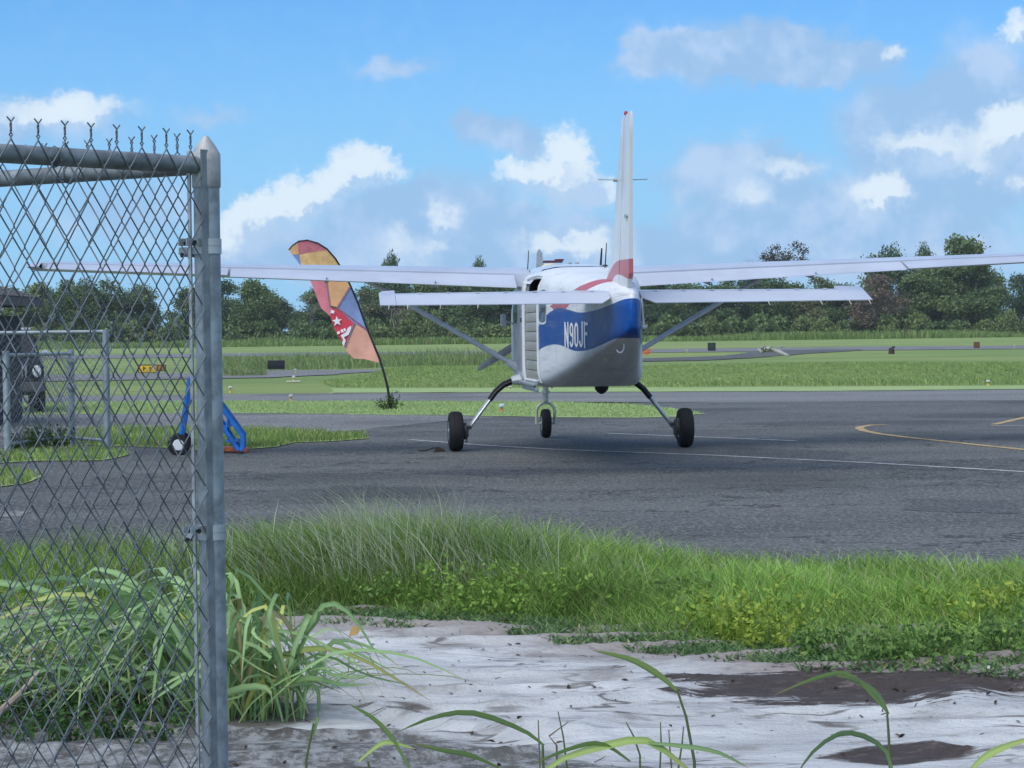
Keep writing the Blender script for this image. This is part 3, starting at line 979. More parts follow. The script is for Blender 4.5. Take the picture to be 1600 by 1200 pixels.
# windscreen and cabin windows, a few mm proud of the skin
def side_patch(y0, y1, z0, z1, off, sgn=-1, ny_=5, nz_=5, rnd=0.0):
    mb = MB()
    vs_, fs_ = [], []
    for i in range(ny_ + 1):
        for j in range(nz_ + 1):
            fy, fz = i / ny_ * 2 - 1, j / nz_ * 2 - 1
            if rnd:
                k_ = 1 - rnd * (abs(fy * fz)) ** 2
                fy, fz = fy * k_, fz * k_
            y, z = (y0 + y1) / 2 + fy * (y1 - y0) / 2, (z0 + z1) / 2 + fz * (z1 - z0) / 2
            vs_.append((-sgn * skin_x(y, z, off), y, z))
    for i in range(ny_):
        for j in range(nz_):
            a = i * (nz_ + 1) + j
            fs_.append((a, a + 1, a + nz_ + 2, a + nz_ + 1))
    return mb.add(vs_, fs_)


CABIN_GREY = M('cabin_panel', (0.20, 0.21, 0.21), 0.5, var=0.1)
for sg in (-1, 1):
    for (y0, y1) in ((0.25, 0.95), (-3.02, -2.66)) if sg < 0 else ((0.25, 0.95), (-0.6, -0.1), (-1.4, -0.9), (-2.2, -1.7), (-3.02, -2.66)):
        wb = side_patch(y0 - .03, y1 + .03, 1.90, 2.42, 0.003, sg, rnd=.10)
        fr = wb.build('window_frame', WHITE_PAINT, plane)
        wn = side_patch(y0, y1, 1.93, 2.39, 0.006, sg, rnd=.12).build('window', GLASS, plane)
        wn.matrix_parent_inverse = Matrix.Identity(4)
ws = MB()
for k_, yy in enumerate((2.14, 1.98, 1.75, 1.5, 1.27)):
    w, zt, zb, e = sec(yy)
    for x in np.linspace(-0.86, 0.86, 9):
        q = abs(x) ** e
        zc, hh_ = (zt + zb) / 2, (zt - zb) / 2
        ws.v.append((x * w, yy + 0.004, zc + hh_ * (1 - q) ** (1 / e) + 0.007))
for i in range(4):
    for j in range(8):
        a = i * 9 + j
        ws.f.append((a, a + 1, a + 10, a + 9))
        ws.m.append(0)
ws.build('windscreen', GLASS, plane)

# roll-up cargo door: curved slats in side tracks, drawn most of the way down
DOORMAT = M('door_slats', (0.38, 0.375, 0.335), 0.35, var=0.12, spec=0.6)
nsl = 9
zz = np.linspace(1.11, 2.36, nsl + 1)
door = MB()
yA, yB = DOOR_Y0 + 0.05, DOOR_Y1 - 0.05
pts = [(skin_x(y, 2.37, -0.05), y, 2.37) for y in np.linspace(yA, yB, 5)]
door.tube(pts, 0.020, 6)
cd = door.build('cargo_door', DOORMAT, plane)
for k_ in range(nsl):
    sl = MB()
    vs_ = []
    prof = [(zz[k_] + 0.001, -0.052), (zz[k_] + 0.006, -0.034), ((zz[k_] + zz[k_ + 1]) / 2, -0.026), (zz[k_ + 1] - 0.006, -0.034), (zz[k_ + 1] - 0.001, -0.052)]
    ysn = np.linspace(yA, yB, 5)
    for (z_, of) in prof:
        vs_ += [(skin_x(y, z_, of), y, z_) for y in ysn]
    fs_ = [(i * 5 + j, i * 5 + j + 1, (i + 1) * 5 + j + 1, (i + 1) * 5 + j) for i in range(4) for j in range(4)]
    sl.add(vs_, fs_).build('slat', DOORMAT, cd)
for yt in (yA, yB):
    tr = MB()
    tr.tube([(skin_x(yt, z, -0.055), yt, z) for z in np.linspace(1.06, 2.60, 14)], 0.022, 6)
    tr.build('door_track', GREYMETAL, plane)
rim = MB()
rp = [(skin_x(DOOR_Y1, z, 0.004), DOOR_Y1 + 0.02, z) for z in np.linspace(1.08, 2.58, 12)] + [(skin_x(y, 2.60, 0.004), y, 2.60) for y in np.linspace(DOOR_Y1, DOOR_Y0, 6)[1:-1]] + [(skin_x(DOOR_Y0, z, 0.004), DOOR_Y0 - 0.02, z) for z in np.linspace(2.58, 1.08, 12)]
rim.tube(rp, 0.017, 6)
rim.build('door_frame', WHITE_PAINT, plane)
cab = MB()
cab.box((0.03, -1.6, 1.9), (0.02, 2.4, 1.5))
cab.box((-0.3, -1.6, 1.085), (0.75, 2.0, 0.02))
cab.build('cabin_lining', CABIN_GREY, plane)
hb = MB()
hb.tube([(-0.45, -0.95, 2.50), (-0.45, -2.2, 2.50)], 0.02, 6)
hb.box((-0.42, -1.25, 2.40), (0.12, 0.35, 0.14), bev=0.03)
hb.build('overhead_rail', M('cabin_brown', (0.25, 0.13, 0.08), 0.6), plane)
st_ = MB()
st_.mi = 0
sp_ = [(-0.80, -0.55, 1.06), (-0.80, -2.5, 1.04)]
st_.box((-0.80, -1.62, 1.055), (0.09, 2.05, 0.045), bev=0.012)
st_.box((-0.77, -1.62, 0.985), (0.05, 2.05, 0.07), bev=0.012)
st_.build('door_sill', GREYMETAL, plane)
mr = MB()
mr.tube([(-0.78, 0.95, 1.93), (-0.90, 0.92, 1.98)], 0.014, 6)
mr.box((-0.94, 0.92, 1.99), (0.09, 0.07, 0.20), bev=0.03)
mr.build('mirror', WHITE_PAINT, plane)
hnd = MB()
hnd.box((-0.80, -0.66, 1.98), (0.03, 0.10, 0.07), bev=0.01)
hnd.build('door_handle', BLACK, plane)

# registration letters laid on the skin
LETTER = M('letter_white', (0.84, 0.84, 0.85), 0.4, var=0.03)
TH = .19
def arc(cx, cz, rx, rz, a0, a1, n=12):
    return [(cx + rx * math.cos(R(a)), cz + rz * math.sin(R(a))) for a in np.linspace(a0, a1, n)]
_h = TH / 2
GLYPH = {
    'N': [[(_h, 0), (_h, 1)], [(_h, 1), (.66 - _h, 0)], [(.66 - _h, 0), (.66 - _h, 1)]],
    '9': [arc(.30, .70, .21, .21, 0, 360, 25), [(.51, .72), (.51, .30)] + arc(.30, .30, .21, .21, 0, -165, 12)],
    '0': [[(.51, .30), (.51, .70)] + arc(.30, .70, .21, .21, 0, 180) + [(.09, .30)] + arc(.30, .30, .21, .21, 180, 360)],
    'J': [[(.46, 1), (.46, .28)] + arc(.265, .28, .195, .19, 0, -180)],
    'F': [[(_h, 0), (_h, 1)], [(_h, 1 - _h), (.62, 1 - _h)], [(_h, .54), (.54, .54)]],
}
LW = {'N': .66, '9': .60, '0': .60, 'J': .56, 'F': .60}
LY0, LY1, LZ0, LZ1 = -3.98, -5.18, 1.578, 1.928
tot = sum(LW[c] for c in 'N90JF') + 4 * .13
cur = 0.0
for ch in 'N90JF':
    mb = MB()
    for si, st in enumerate(GLYPH[ch]):
        pts = []
        for i in range(len(st) - 1):
            for t_ in np.linspace(0, 1, 4)[:-1] if len(st) < 6 else (0.0,):
                pts.append((st[i][0] + (st[i + 1][0] - st[i][0]) * t_, st[i][1] + (st[i + 1][1] - st[i][1]) * t_))
        pts.append(st[-1])
        vs_ = []
        for i, p in enumerate(pts):
            a_, b_ = pts[max(0, i - 1)], pts[min(len(pts) - 1, i + 1)]
            tx, tz = b_[0] - a_[0], b_[1] - a_[1]
            L_ = math.hypot(tx, tz) or 1
            nx_, nz_ = -tz / L_ * TH / 2, tx / L_ * TH / 2 * .62
            for sg in (1, -1):
                fx = (cur + p[0] + nx_ * sg) / tot
                fz = min(1, max(0, p[1] + nz_ * sg))
                y = LY0 + (LY1 - LY0) * fx
                z = LZ0 + (LZ1 - LZ0) * fz
                vs_.append((skin_x(y, z, 0.006 + .0006 * si), y, z))
        mb.add(vs_, [(2 * i, 2 * i + 1, 2 * i + 3, 2 * i + 2) for i in range(len(pts) - 1)])
    mb.build('letter', LETTER, plane)
    cur += LW[ch] + .13


# ---- wings
def naca(c, tk, cam_=0.02):
    yt = 5 * tk * (0.2969 * math.sqrt(max(c, 0)) - 0.1260 * c - 0.3516 * c ** 2 + 0.2843 * c ** 3 - 0.1036 * c ** 4)
    p = 0.35
    yc = cam_ / p ** 2 * (2 * p * c - c * c) if c < p else cam_ / (1 - p) ** 2 * ((1 - 2 * p) + 2 * p * c - c * c)
    return yc + yt, yc - yt


CSAMP = [0, .008, .03, .07, .13, .22, .33, .45, .57, .66, .70]
ASAMP = [.722, .735, .78, .85, .93, 1.0]


def wing_station(s):
    """s: distance along the half span 0..1"""
    x = 0.62 + s * (7.94 - 0.62)
    le = 1.12 - 0.20 * s
    ch = 2.0 - 0.72 * s
    z = 2.60 + 0.27 * s
    inc = R(3.2 - 2.6 * s)
    tk = 0.165 - 0.045 * s
    return x, le, ch, z, inc, tk


def wing_pt(sg, s, c, side, droop=0.0, hinge=0.70):
    x, le, ch, z, inc, tk = wing_station(s)
    up, lo = naca(c, tk)
    h_ = (up if side > 0 else lo) * ch
    d = c * ch
    if droop and c > hinge:
        d0 = hinge * ch
        dd = d - d0
        h_ = h_ - math.sin(droop) * dd - .010
        d = d0 + dd * math.cos(droop)
    # rotate about the quarter chord by the incidence
    q = d - 0.25 * ch
    yy = le - 0.25 * ch - (q * math.cos(inc) + h_ * math.sin(inc))
    zz_ = z + h_ * math.cos(inc) - q * math.sin(inc)
    return (sg * x, yy, zz_)


def wing_part(sg, s0, s1, cs, name, mat, parent, droop=0.0, n=10, closed_rear=True):
    mb = MB()
    rows = []
    for i in range(n + 1):
        s = s0 + (s1 - s0) * i / n
        rows.append([wing_pt(sg, s, c, 1, droop) for c in cs] + [wing_pt(sg, s, c, -1, droop) for c in reversed(cs)])
    k_ = len(rows[0])
    for r_ in rows:
        mb.v += r_
    for i in range(n):
        for j in range(k_):
            j2 = (j + 1) % k_
            mb.f.append((i * k_ + j, i * k_ + j2, (i + 1) * k_ + j2, (i + 1) * k_ + j))
            mb.m.append(0)
    mb.f.append(tuple(range(k_)))
    mb.f.append(tuple(n * k_ + j for j in range(k_ - 1, -1, -1)))
    mb.m += [0, 0]
    return mb.build(name, mat, parent, angle=35)


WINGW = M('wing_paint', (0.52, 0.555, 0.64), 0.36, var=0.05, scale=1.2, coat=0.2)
for sg in (-1, 1):
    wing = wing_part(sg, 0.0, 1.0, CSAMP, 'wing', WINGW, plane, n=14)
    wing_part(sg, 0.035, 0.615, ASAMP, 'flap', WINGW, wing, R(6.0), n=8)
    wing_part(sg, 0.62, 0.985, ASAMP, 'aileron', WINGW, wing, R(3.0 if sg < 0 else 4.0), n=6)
    # rounded tip with its light
    tipm = MB()
    for e_, (dx_, sc_) in enumerate(((0.0, 1.0), (0.10, 0.93), (0.16, 0.80), (0.18, 0.62))):
        row = []
        for c in CSAMP + ASAMP[1:]:
            cc_ = 0.5 + (c - 0.5) * (0.55 + 0.45 * sc_) - (1 - sc_) * -0.1
            p = wing_pt(sg, 1.0, max(0, min(1, cc_)), 1)
            row.append((p[0] + sg * dx_, p[1], 2.855 + (p[2] - 2.855) * sc_))
        for c in reversed(CSAMP + ASAMP[1:]):
            cc_ = 0.5 + (c - 0.5) * (0.55 + 0.45 * sc_) - (1 - sc_) * -0.1
            p = wing_pt(sg, 1.0, max(0, min(1, cc_)), -1)
            row.append((p[0] + sg * dx_, p[1], 2.855 + (p[2] - 2.855) * sc_))
        tipm.v += row
    k_ = len(row)
    for i in range(3):
        for j in range(k_):
            j2 = (j + 1) % k_
            tipm.f.append((i * k_ + j, i * k_ + j2, (i + 1) * k_ + j2, (i + 1) * k_ + j))
            tipm.m.append(0)
    tipm.f.append(tuple(3 * k_ + j for j in range(k_)))
    tipm.m.append(0)
    tipm.build('wing_tip', WINGW, wing)
    # strut
    x4, le4, ch4, z4, _, _ = wing_station(0.55)
    sb = MB()
    a_ = Vector((sg * 0.78, 0.62, 1.27))
    z_at = wing_pt(sg, 0.335, 0.40, -1)
    b_ = Vector((z_at[0], z_at[1], z_at[2] + 0.03))
    sb.tube([a_, b_], 0.040, 10, flat=((0, 1, 0), 1.9))
    strut = sb.build('wing_strut', M('strut_paint', (0.82, 0.84, 0.86), 0.35, var=0.05), plane)
    cf = MB()
    cf.tube([a_ + Vector((sg * -0.03, 0, -0.02)), a_ + (b_ - a_) * 0.05], [0.09, 0.060], 10, flat=((0, 1, 0), 1.8))
    cf.build('strut_cuff', WHITE_PAINT, strut)
    # aileron hinge and flap track fairings
    for s_ in (0.2, 0.42):
        ft = MB()
        p0 = Vector(wing_pt(sg, s_, 0.60, -1))
        p1 = Vector(wing_pt(sg, s_, 0.98, -1))
        ft.tube([p0 + Vector((0, .1, 0.0)), p0.lerp(p1, .5) + Vector((0, 0, -.05)), p1 + Vector((0, -.02, -.012))], [0.02, 0.035, 0.012], 6)
        ft.build('flap_track', WINGW, wing)
# roof fairing over the wing join
rf = MB()
vs_ = []
for i, y in enumerate(np.linspace(1.15, -1.5, 9)):
    for x in np.linspace(-0.74, 0.74, 9):
        e_ = (1 - (abs(x) / 0.76) ** 4) * math.sin(math.pi * min(1, max(0, (y + 1.55) / 2.8))) ** 0.5
        w, zt, zb, ee = sec(y)
        zc, h2 = (zt + zb) / 2, (zt - zb) / 2
        vs_.append((x, y, zc + h2 * (1 - min(.999, abs(x / w)) ** ee) ** (1 / ee) + 0.005 + 0.075 * e_))
rf.add(vs_, [(i * 9 + j, i * 9 + j + 1, (i + 1) * 9 + j + 1, (i + 1) * 9 + j) for i in range(8) for j in range(8)])
rf.build('roof_fairing', WHITE_PAINT, plane)

# ---- tail
HINGE_Y, HINGE_Z = -6.10, 2.262
stab = MB()
rows = []
for x in np.linspace(-2.98, 2.98, 13):
    s = abs(x) / 3.1
    ly = -5.02 - 0.36 * s
    tk = 0.060 - 0.02 * s
    rows.append([(x, ly, HINGE_Z), (x, ly - .06, HINGE_Z + tk * .6), (x, (ly + HINGE_Y) / 2, HINGE_Z + tk), (x, HINGE_Y, HINGE_Z + tk * .55),
                 (x, HINGE_Y, HINGE_Z - tk * .55), (x, (ly + HINGE_Y) / 2, HINGE_Z - tk), (x, ly - .06, HINGE_Z - tk * .6)])
for r_ in rows:
    stab.v += r_
for i in range(12):
    for j in range(7):
        j2 = (j + 1) % 7
        stab.f.append((i * 7 + j, i * 7 + j2, (i + 1) * 7 + j2, (i + 1) * 7 + j))
        stab.m.append(0)
stab.f += [tuple(range(7)), tuple(12 * 7 + j for j in range(6, -1, -1))]
stab.m += [0, 0]
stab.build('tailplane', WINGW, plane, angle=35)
DROOP = R(15)
for sg in (-1, 1):
    el = MB()
    horn = 0.20 if sg < 0 else 0.34
    def ept(x, d, h_):
        # d: distance aft of the hinge (negative: the horn ahead of it), h_: half thickness
        return (sg * x, HINGE_Y - 0.015 - d * math.cos(DROOP) - h_ * math.sin(DROOP), HINGE_Z - d * math.sin(DROOP) + h_ * math.cos(DROOP))
    def ring_(x, d0, d1, t0):
        return [ept(x, d0, t0 * .5), ept(x, d0 + .02, t0), ept(x, (d0 + d1) / 2, t0 * .62), ept(x, d1, .005), ept(x, d1, -.005), ept(x, (d0 + d1) / 2, -t0 * .62), ept(x, d0 + .02, -t0), ept(x, d0, -t0 * .5)]
    ROOT = [(0.20, 0.0, 0.22, .030), (0.33, 0.0, 0.475, .030), (1.6, 0.0, 0.47, .027), (3.06 - horn, 0.0, 0.455, .024)]
    HORN = [(3.06 - horn + .004, -0.22, 0.455, .026), (3.01, -0.20, 0.452, .024), (3.06, -0.14, 0.45, .016)]
    for grp in (ROOT, HORN):
        b0 = len(el.v)
        for q in grp:
            el.v += ring_(*q)
        for i in range(len(grp) - 1):
            for j in range(8):
                j2 = (j + 1) % 8
                el.f.append((b0 + i * 8 + j, b0 + i * 8 + j2, b0 + (i + 1) * 8 + j2, b0 + (i + 1) * 8 + j))
                el.m.append(0)
        el.f += [tuple(b0 + j for j in range(8)), tuple(b0 + (len(grp) - 1) * 8 + j for j in range(7, -1, -1))]
        el.m += [0, 0]
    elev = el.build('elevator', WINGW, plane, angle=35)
    for x in (2.95, 2.72, 2.32, 1.86) if sg < 0 else (3.01, 2.76, 2.40, 1.74):
        wk = MB()
        p = Vector(ept(x, 0.45, 0.0))
        wk.tube([p, p + Vector((sg * 0.012, -0.08, -0.055))], [0.007, 0.004], 5)
        wk.build('static_wick', M('wick', (0.55, 0.5, 0.45), .5), elev)
    for x in np.arange(0.4, 2.9, 0.36):
        hg = MB()
        hg.box((sg * x, HINGE_Y - 0.0, HINGE_Z + 0.036), (0.05, 0.05, 0.012), bev=0.003)
        hg.build('hinge', WINGW, elev)

# fin with its dorsal fillet, and rudder
m, gg, b = new_mat('fin_paint')
t = gg.n('ShaderNodeTexCoord')
ox, oy, oz = gg.sep(t.outputs['Object'])
tn = gg.lin(oy, -7.5, -3.0)
def wave2(pts):
    return gg.math('MULTIPLY', gg.curve(tn, [((y + 7.5) / 4.5, z / 4) for y, z in sorted(pts)]), 4.0)
ft_ = wave2([(-7.5, 2.66), (-6.6, 2.68), (-5.9, 2.66), (-5.4, 2.56), (-5.0, 2.44), (-4.5, 2.33), (-3, 2.2)])
fb_ = wave2([(-7.5, 2.36), (-6.8, 2.42), (-6.3, 2.49), (-5.9, 2.49), (-5.5, 2.40), (-5.0, 2.30), (-3, 2.1)])
rm = gg.math('MULTIPLY', gg.smooth(gg.math('SUBTRACT', ft_, oz), 0, .006), gg.smooth(gg.math('SUBTRACT', oz, fb_), 0, .006))
gr = gg.noise(t.outputs['Object'], 2.0, 6, .6)
gg.put(b.inputs['Base Color'], gg.mix(rm, gg.mix(gg.smooth(gr, .4, .7), (0.78, 0.78, 0.76), (0.70, 0.70, 0.68)), (0.56, 0.15, 0.16)))
b.inputs['Roughness'].default_value = 0.32
FINP = m
FZ = [2.30, 2.50, 2.66, 2.85, 3.2, 3.7, 4.15, 4.41, 4.46]
F_LE = [-3.9, -4.65, -5.02, -5.28, -5.5, -5.8, -6.08, -6.24, -6.34]
F_TE = [-6.78, -6.79, -6.80, -6.82, -6.85, -6.90, -6.95, -6.98, -6.96]
F_HG = [-6.20, -6.22, -6.24, -6.26, -6.30, -6.38, -6.47, -6.52, -6.54]
F_TK = [.085, .085, .08, .072, .062, .052, .042, .034, .010]
fin, rud = MB(), MB()
def fin_row(k_, a, c, d, sharp):
    z, tk = FZ[k_], F_TK[k_]
    ys_ = [a, a + (c - a) * .06, a + (c - a) * .35, c]
    ws_ = [0.004, tk * .5, tk, tk * d]
    return [(-w_, y, z) for y, w_ in zip(ys_, ws_)] + [(w_, y, z) for y, w_ in reversed(list(zip(ys_, ws_)))]
for mb_, A_, C_, d0 in ((fin, F_LE, F_HG, .85), (rud, None, F_TE, .12)):
    rws = []
    for k_ in range(len(FZ)):
        if mb_ is fin:
            rws.append(fin_row(k_, F_LE[k_], F_HG[k_] + .012, .85, 1))
        else:
            z, tk = FZ[k_], F_TK[k_]
            a, c = F_HG[k_] - .012, F_TE[k_]
            ys_ = [a, a - .02, (a + c) / 2, c]
            ws_ = [tk * .55, tk * .82, tk * .62, tk * .26 + .006]
            if k_ == 0:
                ys_ = [a, a - .02, a - .2, a - .36]
            rws.append([(-w_, y, z) for y, w_ in zip(ys_, ws_)] + [(w_, y, z) for y, w_ in reversed(list(zip(ys_, ws_)))])
    for r_ in rws:
        mb_.v += r_
    for i in range(len(rws) - 1):
        for j in range(8):
            j2 = (j + 1) % 8
            mb_.f.append((i * 8 + j, i * 8 + j2, (i + 1) * 8 + j2, (i + 1) * 8 + j))
            mb_.m.append(0)
    mb_.f += [tuple(range(8)), tuple((len(rws) - 1) * 8 + j for j in range(7, -1, -1))]
    mb_.m += [0, 0]
fino = fin.build('fin', FINP, plane, angle=40)
rudo = rud.build('rudder', FINP, plane, angle=40)
tab = MB()
tab.box((-.055, -6.72, 3.20), (.012, .10, .05), bev=.003)
tab.box((-.03, -6.60, 3.2), (.02, .34, .012))
tab.build('trim_tab', GREYMETAL, rudo)
bc = MB()
bc.lathe([(.022, 4.455), (.025, 4.475), (.019, 4.495), (.006, 4.505)], 12, c=(-.005, -6.52, 0))
bc.build('beacon', RED, fino)
na = MB()
na.tube([(-.31, -6.15, 3.69), (0, -5.98, 3.69), (.31, -6.15, 3.69)], 0.006, 6)
na.lathe([(.02, -.03), (.02, .03)], 8, axis='X', c=(-.07, -6.0, 3.69))
na.build('navigation_antenna', GREYMETAL, fino)
tl = MB()
tl.tube([(0.16, -6.55, 2.2), (0.175, -6.62, 1.86)], 0.014, 6)
tl.box((0.178, -6.63, 1.84), (0.07, 0.05, 0.05), bev=.015)
tl.build('tail_probe', GREYMETAL, plane)
rg = MB()
rg.tube([(-.06 + .05 * math.cos(a), -6.15, 1.60 + .075 * math.sin(a)) for a in np.linspace(-2.6, 2.6, 14)], 0.010, 6)
rg.build('tie_down_ring', WHITE_PAINT, plane)
vt = MB()
vt.tube([(-.12, -5.3, 1.50), (-.125, -5.36, 1.42)], [.02, .035], 8)
vt.build('drain_mast', M('pale_bronze', (.5, .48, .36), .4), plane)

# ---- antennas and fittings on the roof, lamp under the belly
for (x, y, h_, r_) in ((-.62, .2, .33, .006), (.22, -2.6, .32, .006), (.33, -1.2, .30, .012)):
    an = MB()
    an.tube([(x, y, 2.68), (x + .02, y - .05, 2.72 + h_)], [r_ * 1.6, r_], 6)
    an.lathe([(.05, 2.71), (.03, 2.735)], 10, c=(x, y, 0))
    an.build('whip_antenna', BLACK, plane)
gp = MB()
gp.lathe([(.15, 2.74), (.14, 2.80), (.09, 2.83), (.02, 2.84)], 16, c=(-.30, -.2, 0))
gp.build('roof_dome', M('cream_paint', (.62, .58, .47), .5), plane)
g2 = MB()
g2.box((-.26, -.1, 2.865), (.30, .12, .035), bev=.012)
g2.box((-.16, -.1, 2.89), (.14, .10, .03), bev=.012)
g2.build('roof_lamp', M('dark_red_lens', (.10, .02, .04), .3), plane)
g3 = MB()
for x in (.05, .16):
    g3.box((x, .3, 2.83), (.05, .12, .07), bev=.01)
g3.build('roof_antenna', GREYMETAL, plane)
bl = MB()
bl.lathe([(.02, .87), (.06, .895), (.10, .94), (.11, 1.04)], 14, c=(.33, -1.2, 0))
bl.build('belly_lamp', BLACK, plane)

# ---- propeller
prop = empty('propeller', (0, 4.03, 1.88), 0)
prop.parent = plane
PROPG = M('propeller_grey', (.30, .34, .37), .4)
spn = MB()
spn.lathe([(.24, 0.0), (.235, .12), (.19, .27), (.10, .40), (.02, .46)], 20, axis='Y')
spn.build('spinner', CHROME, prop)
for k_ in range(3):
    a = R(90 + 120 * k_ + 2)
    bl = MB()
    rows = []
    for r_, ch, tw in ((.18, .09, 60), (.4, .15, 48), (.75, .16, 34), (1.05, .14, 26), (1.27, .10, 22), (1.335, .03, 20)):
        th = .022 if r_ < .9 else .012
        for (ca, ta) in ((-.5, 0), (0, 1), (.5, 0), (0, -1)):
            q = Vector((ca * ch * math.cos(R(tw)) , ca * ch * math.sin(R(tw)) + ta * th * .6, 0))
            er = Vector((math.cos(a), 0, math.sin(a)))
            et = Vector((-math.sin(a), 0, math.cos(a)))
            rows.append(er * r_ + et * q.x + Vector((0, q.y + .06, 0)))
    bl.v = [tuple(q) for q in rows]
    for i in range(5):
        for j in range(4):
            j2 = (j + 1) % 4
            bl.f.append((i * 4 + j, i * 4 + j2, (i + 1) * 4 + j2, (i + 1) * 4 + j))
            bl.m.append(0)
    bl.f += [(3, 2, 1, 0), (20, 21, 22, 23)]
    bl.m += [0, 0]
    bl.build('blade', PROPG, prop)

# ---- undercarriage
def wheel(name, c, r_, w, parent):
    mb = MB()
    sec_ = [(r_ * .52, -w * .46), (r_ * .72, -w * .5), (r_ * .90, -w * .44), (r_ * .975, -w * .30), (r_, -w * .14), (r_ * .985, -w * .12), (r_ * .985, -w * .10), (r_, -w * .085), (r_, w * .085), (r_ * .985, w * .10), (r_ * .985, w * .12), (r_, w * .14),
            (r_ * .975, w * .30), (r_ * .90, w * .44), (r_ * .72, w * .5), (r_ * .52, w * .46)]
    mb.lathe(sec_, 40, axis='X')
    ty = mb.build(name, DARK_RUBBER, parent, angle=30)
    ty.location = c
    rm_ = MB()
    rm_.lathe([(r_ * .50, -w * .47), (r_ * .46, -w * .40), (r_ * .22, -w * .34), (r_ * .18, -w * .50), (.02, -w * .52)], 24, axis='X')
    rm_.lathe([(.02, w * .52), (r_ * .18, w * .50), (r_ * .22, w * .34), (r_ * .46, w * .40), (r_ * .50, w * .47)], 24, axis='X')
    rm_.build('rim', GREYMETAL, ty)
    return ty


for sg in (-1, 1):
    lg = MB()
    P_ = [(-.70, .06, 1.07), (-.88, .06, 1.055), (-1.02, .05, 1.0), (-1.14, .05, .90), (-1.24, .04, .77)]
    Q_ = [(-1.24, .04, .77), (-1.40, .03, .56), (-1.545, .02, .37), (-1.60, .02, .30)]
    lg.tube([(-sg * p[0], p[1], p[2]) for p in Q_], [.034, .032, .030, .028], 10, flat=((0, 1, 0), 1.9))
    leg = lg.build('landing_leg', CHROME, plane)
    sl = MB()
    sl.tube([(-sg * p[0], p[1], p[2]) for p in P_], [.052, .050, .048, .046, .044], 10, flat=((0, 1, 0), 1.9))
    sl.build('leg_fairing', BLACK, leg)
    rc = MB()
    rc.tube([(sg * .66, .06, 1.08), (sg * .80, .06, 1.075), (sg * .90, .06, 1.06)], [.10, .085, .062], 10, flat=((0, 1, 0), 1.9))
    rc.build('leg_cuff', WHITE_PAINT, leg)
    wl = wheel('main_wheel', (sg * 1.765, 0, .303), .303, .225, plane)
    bk = MB()
    bk.lathe([(.13, -.018), (.13, .018)], 20, axis='X', c=(sg * 1.62, 0, .303))
    bk.tube([(sg * 1.54, .02, .37), (sg * 1.66, 0, .303)], .035, 8)
    bk.box((sg * 1.605, -.10, .27), (.06, .06, .12), bev=.012)
    bk.box((sg * 1.56, -.06, .36), (.07, .08, .05), bev=.012)
    bk.tube([(sg * 1.57, -.07, .36), (sg * 1.61, -.13, .30), (sg * 1.60, -.13, .16), (sg * 1.62, -.06, .14)], .009, 6)
    bk.build('brake', M('brake_metal', (.05, .05, .055), .5, metal=.4), wl).location = (-sg * 1.765, 0, -.303)
ng = MB()
NY = 3.80
ng.tube([(0, NY - .05, 1.12), (0, NY - .02, .62)], [.055, .05], 12)
ng.tube([(0, NY - .05, .80), (0, NY - .05, .76)], .075, 12)
ng.lathe([(.085, .93), (.085, 1.0)], 14, c=(0, NY - .05, 0))
nose = ng.build('nose_leg', M('leg_white', (.60, .61, .56), .4), plane)
fk = MB()
arc = [(.155, NY, .235), (.155, NY, .42)] + [(.155 * math.cos(a), NY, .44 + .155 * math.sin(a)) for a in np.linspace(.1, math.pi - .1, 11)] + [(-.155, NY, .42), (-.155, NY, .235)]
fk.tube(arc, .026, 8)
fk.tube([(-.17, NY, .245), (.17, NY, .245)], .018, 8)
fk.build('fork', M('fork_cream', (.66, .66, .52), .4), nose)
wheel('nose_wheel', (0, NY, .245), .245, .165, plane)
tw = MB()
tw.tube([(.02, NY - .1, .92), (.09, NY - .14, .90), (.10, NY - .14, .84)], .012, 6)
tw.tube([(-.02, NY - .1, .92), (-.14, NY - .1, .90), (-.20, NY - .1, .87)], .010, 6)
tw.build('steering_link', BLACK, nose)

# chock and rope by the left main wheel
w2 = plane.matrix_basis
_pl = Matrix.Translation(plane.location) @ Matrix.Rotation(R(4.9), 4, 'Z')
ck = MB()
q0 = _pl @ Vector((-1.95, -.05, 0))
ck.prism([(-.10, 0.0), (.08, 0.0), (.05, .035), (-.02, .07), (-.05, .05)], -.09, .09)
ck.tube([(-.02, 0, .06), (-.12, -.02, .05), (-.2, .03, .018), (-.27, .0, .013), (-.33, .05, .013)], .012, 6)
cko = ck.build('wheel_chock', M('dark_chock', (.035, .022, .018), .8), None)
cko.location = (q0.x - 0.06, q0.y, 0.012)
tag(cko, 'small dark wheel chock with rope against the left main wheel of the aeroplane', 'wheel chock')


# ------------------------------------------------------------------ chain-link corner fence in the foreground
CP = atd(322, 260, 5.1)
CX_, CY_ = CP.x, CP.y
fence = empty('chain_link_fence', (CX_, CY_, 0), 0, 'galvanised chain-link corner fence with pointed post cap in the foreground', 'fence')
HORZ = 1.8
ZTOP = atd(320, 213, 5.1).z
ZRAIL = atd(322, 256, 5.1).z
post = MB()
post.lathe([(.0302, -.05), (.0302, ZRAIL - .02)], 28)
pst = post.build('corner_post', M('post_steel', (.31, .355, .39), .46, metal=.35, var=.22, scale=22, bump=.10, bscale=90), fence)
cap = MB()
cap.lathe([(.0325, ZRAIL - .055), (.0335, ZRAIL - .05), (.0335, ZRAIL + .022), (.031, ZRAIL + .026), (.022, ZRAIL + .042), (.012, ZTOP - .008), (.006, ZTOP), (.001, ZTOP + .001)], 24)
cap.build('post_cap', M('cast_cap', (.42, .42, .42), .55, metal=.3, var=.2, scale=20, bump=.2, bscale=80), pst)
d1 = Vector((-.383, -.41, 0)).normalized()
